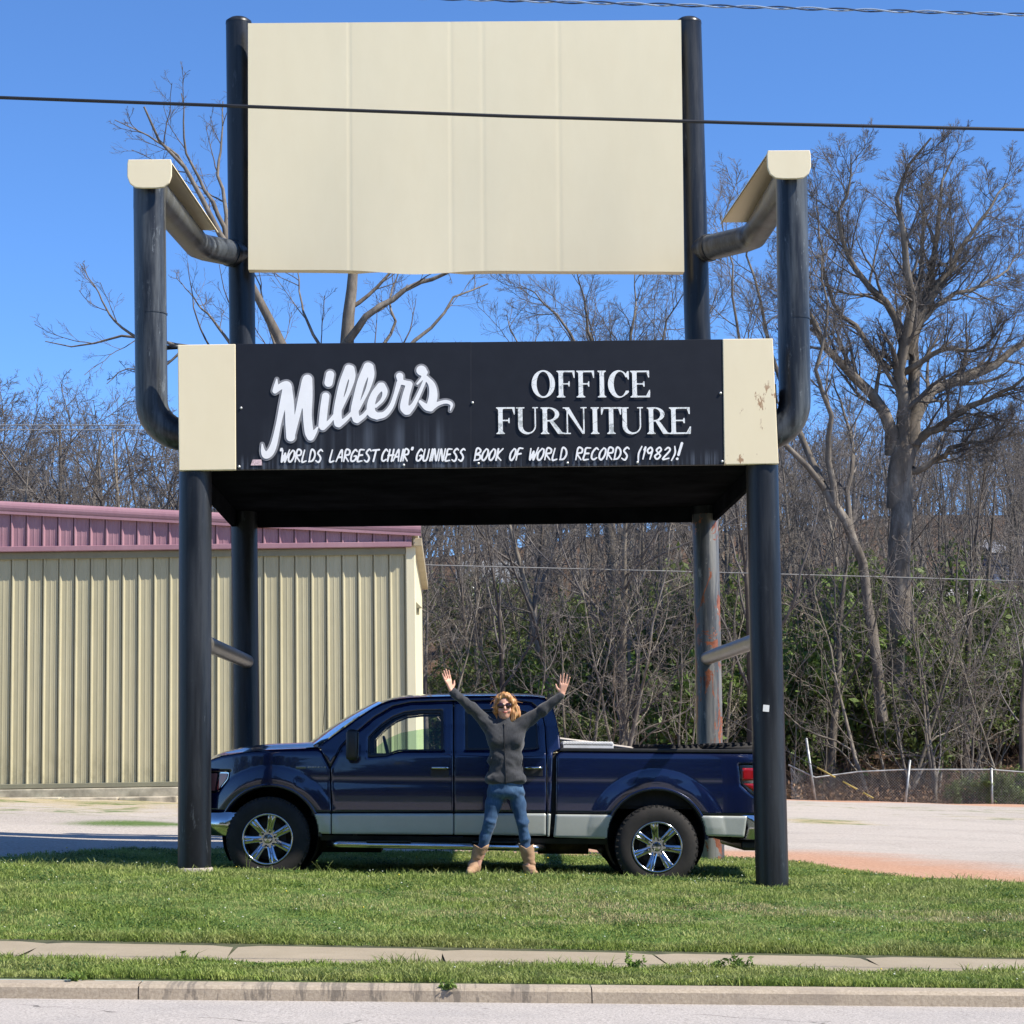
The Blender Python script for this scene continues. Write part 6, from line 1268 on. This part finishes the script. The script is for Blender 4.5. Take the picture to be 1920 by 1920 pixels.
# ------------------------------------------------------------------ overhead cables
def cable(name, pts, Y, r, mat, label, ext=40, sag=0):
    P = [Vector(at(a, b, Y)) for a, b in pts]; d0 = (P[0]-P[1]).normalized(); d1 = (P[-1]-P[-2]).normalized(); P = [P[0]+d0*ext+Vector((0, 0, ext*.02))]+P+([P[-1]+d1*ext+Vector((0, 0, ext*.02))] if pts[-1][0] > 1900 else []); g = MB(P[1]); g.tube(P, r, 8, cap=False); o = g.build(name, mat, None, True); o.location = P[1]; return tag(o, label, 'cable')
cable('overhead_cable', [(-40, 181.5), (500, 201), (960, 218), (1440, 232), (1960, 244)], -6.0, .0115, simple('black_cable', (.012, .013, .016), .5), 'thick black overhead cable crossing in front of the cream backrest')
tw = []; a, b = Vector(at(640, -8, -7.0)), Vector(at(1980, 29, -7.0)); L = (b-a).length; root = empty('twisted_cable', a, 'thin twisted pair of cables crossing the sky at the top edge', 'cable')
for ph, mt in ((0, simple('navy_strand', (.03, .06, .13), .5)), (math.pi, simple('pale_strand', (.28, .36, .48), .5))):
    P = []; n_ = 420
    for i in range(n_): t = -1.2+3.4*i/(n_-1); q = a+(b-a)*t; an = t*L/.36*2*math.pi+ph; P.append(q+Vector((0, math.cos(an)*.0075, math.sin(an)*.0075)))
    g = MB(a); g.tube(P, .005, 6, cap=False); g.build('strand', mt, root, True)
cw = simple('grey_cable', (.24, .235, .22), .7)
cable('utility_cable', [(-40, 797), (270, 797), (430, 797)], 40, .013, cw, 'upper of two thin pale cables crossing the bare trees at the left edge')
cable('utility_cable', [(-40, 806), (200, 806), (430, 807)], 40, .013, cw, 'lower of two thin pale cables crossing the bare trees at the left edge')
cable('utility_cable', [(820, 1060), (1300, 1072), (1700, 1083), (1960, 1091)], 41, .016, cw, 'pale cable strung across the woods between the rear posts and the right edge')
cable('utility_cable', [(800, 1137), (1200, 1150), (1500, 1158), (1960, 1159)], 60, .022, simple('dark_cable', (.015, .015, .015), .6), 'dark cable crossing the woods just below the house roofs')
# ------------------------------------------------------------------ grass
def blades(N, x0, x1, y0, y1, h0, h1, seed, keep, dens_noise=True):
    R = np.random.RandomState(seed); X = R.uniform(x0, x1, N); Y = R.uniform(y0, y1, N); k = keep(X, Y, R); X, Y = X[k], Y[k]; n = len(X)
    cl = .5+.5*np.sin(X*2.3+np.sin(Y*3.1)*1.4)*np.sin(Y*2.9+X*.7); cl2 = .5+.5*np.sin(X*7.1+2*np.sin(Y*5))*np.sin(Y*8.3-X*2); h = (h0+(h1-h0)*R.rand(n)**1.8)*(.42+.75*cl+.55*cl2); a = R.uniform(0, 2*np.pi, n); w = R.uniform(.0022, .0042, n)*1.25
    lean = R.normal(0, .45, (n, 2))*h[:, None]; z = gz(X, Y)-.006+np.where((Y > -5.2) & (Y < -4.35), .006, 0); c, s = np.cos(a)*w, np.sin(a)*w
    A = np.stack([X-c, Y-s, z], 1); B = np.stack([X+c, Y+s, z], 1); M = np.stack([X+lean[:, 0]*.4, Y+lean[:, 1]*.4, z+h*.6], 1); T_ = np.stack([X+lean[:, 0]*1.1, Y+lean[:, 1]*1.1, z+h*.92], 1)
    cs = np.stack([c, s, 0*c], 1)*.8; V = np.stack([A, B, M+cs, M-cs, T_], 1).reshape(-1, 3); i = np.arange(n)[:, None]*5; return V, [i+np.array([[0, 1, 2, 3]]), i+np.array([[3, 2, 4]])]
m = Mat('grass_blade'); co = m.geo(); n = m.noise(.9, 4, .6, co=co); n2 = m.noise(60, 2, .6, co=co); n3 = m.noise(4, 4, .65, (1, 1.6, 1), co=co)
c = m.mix(.5, m.ramp(n2, [(.3, (.12, .18, .03)), (.52, (.27, .36, .075)), (.72, (.56, .60, .22))]), m.ramp(n3, [(.34, (.065, .13, .02)), (.5, (.21, .30, .06)), (.66, (.50, .53, .18))]))
sx = m.new('SeparateXYZ'); m.l.new(co, sx.inputs[0])
bandd = m.math('MULTIPLY', m.step(sx.outputs[1], -2.7, -2.0), m.math('SUBTRACT', 1.0, m.step(sx.outputs[1], -1.5, -.6))); bandd = m.math('MULTIPLY', bandd, m.step(sx.outputs[0], -2.5, 1.0))
dry = m.math('MULTIPLY', m.step(m.noise(1.6, 5, .7, (.5, 2.2, 1), co=co), .42, .60), m.math('ADD', .30, m.math('MULTIPLY', bandd, .6))); c = m.mix(dry, c, m.ramp(n2, [(.35, (.27, .24, .11)), (.65, (.62, .54, .32))]))
m.col(c).set(rough=.6, spec=.25); t = m.new('BsdfTranslucent'); m.l.new(c, t.inputs[0]); mx = m.new('MixShader'); mx.inputs[0].default_value = .3; m.l.new(m.p.outputs[0], mx.inputs[1]); m.l.new(t.outputs[0], mx.inputs[2]); m.l.new(mx.outputs[0], m.n['Material Output'].inputs[0]); gm = m.m
def keep_lawn(X, Y, R): return (lawnw(X, Y) > R.uniform(-.25, .12, X.shape)) & (Y < 6.5)
sets = [blades(640000, -8.5, 9.5, -3.06, 6.2, .016, .048, 41, keep_lawn), blades(14000, -8.5, 9.5, -.5, .9, .035, .085, 42, keep_lawn), blades(30000, -8.5, 9.5, -3.08, -2.9, .03, .08, 43, keep_lawn)]
sets += [blades(130000, -8.5, 9.5, -5.14, -4.36, .022, .06, 44, lambda X, Y, R: (Y < -4.40+.07*np.sin(X*2.1)*np.sin(X*5.7)+R.normal(0, .02, X.shape)) & (Y > -5.12+R.normal(0, .015, X.shape))), blades(3000, -2.2, 9.5, -4.48, -4.33, .04, .10, 45, lambda X, Y, R: np.sin(X*3.3)*np.sin(X*1.1) > .35)]
V = []; Q4 = []; Q3 = []; b = 0
for v, (f4, f3) in sets: V.append(v); Q4.append(f4+b); Q3.append(f3+b); b += len(v)
tag(link(npmesh('grass', np.concatenate(V), [np.concatenate(Q4), np.concatenate(Q3)]), 'grass', gm, None, False), 'short green spring grass on the lawn mound and the kerbside strip', 'grass', kind='stuff')
# clover heads and dandelions, sparse
def dots(N, seed, zone, r, mat, name, label):
    R = np.random.RandomState(seed); g = []; X = R.uniform(-6, 7, N); Y = R.uniform(-5.1, 4.5, N); k = ((Y < -4.45) | (Y > -3)) & (lawnw(X, Y) > 0) & zone(X, Y); X, Y = X[k], Y[k]; Vv = []; Ff = []
    for i, (x, y) in enumerate(zip(X, Y)):
        z = float(gz(x, y))+R.uniform(.03, .075); rr = r*R.uniform(.6, 1.2); Vv += [(x+rr, y, z), (x, y+rr, z), (x-rr, y, z), (x, y-rr, z), (x, y, z+rr*.8), (x, y, z-rr*.5)]; b = 6*i; Ff += [(b, b+1, b+4), (b+1, b+2, b+4), (b+2, b+3, b+4), (b+3, b, b+4), (b+1, b, b+5), (b+2, b+1, b+5), (b+3, b+2, b+5), (b, b+3, b+5)]
    return tag(link(npmesh(name, Vv, np.array(Ff)), name, mat, None, True), label, name.replace('_', ' '), kind='stuff')
dots(420, 61, lambda x, y: x > -99, .0085, simple('clover_white', (.62, .66, .50), .6), 'clover_flowers', 'tiny white clover heads dotted through the lawn')
dots(60, 62, lambda x, y: x > -99, .010, simple('dandelion_yellow', (.75, .58, .04), .6), 'dandelions', 'tiny yellow dandelions dotted through the lawn')
# weeds at the pavement edge
def weed(px, py, Y, n, L, label, seed, up=.8, lv=3):
    R = np.random.RandomState(seed); x, y = at(px, py, Y)[0], Y; z = float(gz(x, y)); e = empty('weed', (x, y, z), label, 'plant'); d = np.concatenate([R.normal(0, .7, (n, 2)), np.full((n, 1), up)], 1); P = polygrow(np.zeros((n, 3)), d, R.uniform(.5, 1, n)*L, 6, .1, -.04, R); R0 = .0022*np.linspace(1, .5, 6)[None]*np.ones((n, 1)); V, F = tubes([(P, R0, 3)], (0, 0, 0)); link(npmesh('stems', V, F), 'stems', gm, e, True)
    C = P[:, 1:].reshape(-1, 3); V, F = leafpatch(np.repeat(C, 3, 0) if lv > 1 else C[::3], 1, .008, .020 if lv > 1 else .010, R); link(npmesh('leaves', V, F), 'leaves', lf2, e, False)
weed(1182, 1806, -4.40, 10, .13, 'leafy weed leaning over the pavement edge, nearer the middle of the right half', 1); weed(1386, 1808, -4.38, 16, .17, 'largest leafy weed spilling over the pavement edge at the right', 2, .5); weed(1345, 1812, -4.42, 8, .10, 'small leafy weed beside the largest one at the pavement edge', 5); weed(145, 1832, -5.13, 12, .13, 'leafy weed hanging over the kerb at the left', 3, .15); weed(343, 1793, -4.36, 5, .09, 'tiny weed sprig on the pavement edge left of the black post line', 4); weed(838, 1858, -5.34, 6, .06, 'sprig of weed growing from the kerb joint near the middle', 6)
weed(463, 1632, .55, 3, .26, 'tall thin weed standing before the pickup front wheel', 7, 2.4, 1); weed(610, 1630, .2, 3, .22, 'single tall stalk in the lawn between the front wheel and the woman', 8, 3.0, 1)

# clover mats in the lawn
R = np.random.RandomState(91); K = 520; cx_ = R.uniform(-7, 8, K); cy_ = R.uniform(-5.05, 4.8, K); ok = ((cy_ < -4.5) | (cy_ > -2.9)) & (lawnw(cx_, cy_) > .1); cx_, cy_ = cx_[ok], cy_[ok]; n = 120; X = np.repeat(cx_, n)+R.normal(0, .11, len(cx_)*n); Y = np.repeat(cy_, n)+R.normal(0, .07, len(cy_)*n)
ok = ((Y < -4.42) & (Y > -5.12)) | (Y > -3.0); X, Y = X[ok], Y[ok]; C = np.stack([X, Y, gz(X, Y)+R.uniform(.015, .045, len(X))], 1); a = unit(np.concatenate([R.normal(0, 1, (len(X), 2)), R.normal(0, .25, (len(X), 1))], 1)); b = unit(np.cross(a, np.array([0, 0, 1.0])+R.normal(0, .3, a.shape))); s_ = R.uniform(.006, .012, (len(X), 1)); V = np.stack([C-a*s_, C+b*s_*.8, C+a*s_, C-b*s_*.8], 1).reshape(-1, 3)
tag(link(npmesh('clover_mat', V, np.arange(len(V)).reshape(-1, 4)), 'clover_mat', leafmat('clover_leaf', (.045, .10, .02), (.06, .12, .03), (.11, .20, .045)), None, False), 'low dark clover mats scattered through the lawn', 'clover', kind='stuff')
# tell look-alikes apart by where they stand in the photograph
from collections import defaultdict
by = defaultdict(list)
for o in list(scene.objects):
    if o.parent is None and o.get('label') and o.get('kind') is None: by[o['label']].append(o)
NUM = ['first', 'second', 'third', 'fourth', 'fifth', 'sixth', 'seventh', 'eighth', 'ninth', 'tenth']
for lab, L in by.items():
    if len(L) < 2: continue
    def fx(o):
        P = np.array(o.location)+np.array([0, 0, 1.0])-CAM; return (P@RT)/(P@FW)
    L.sort(key=fx)
    for i, o in enumerate(L):
        if len(L) == 2: pre = ('left', 'right')[i]+' '
        else: pre = 'leftmost ' if i == 0 else 'rightmost ' if i == len(L)-1 else (NUM[i] if i < 10 else 'later')+' from left '
        o['label'] = pre+lab
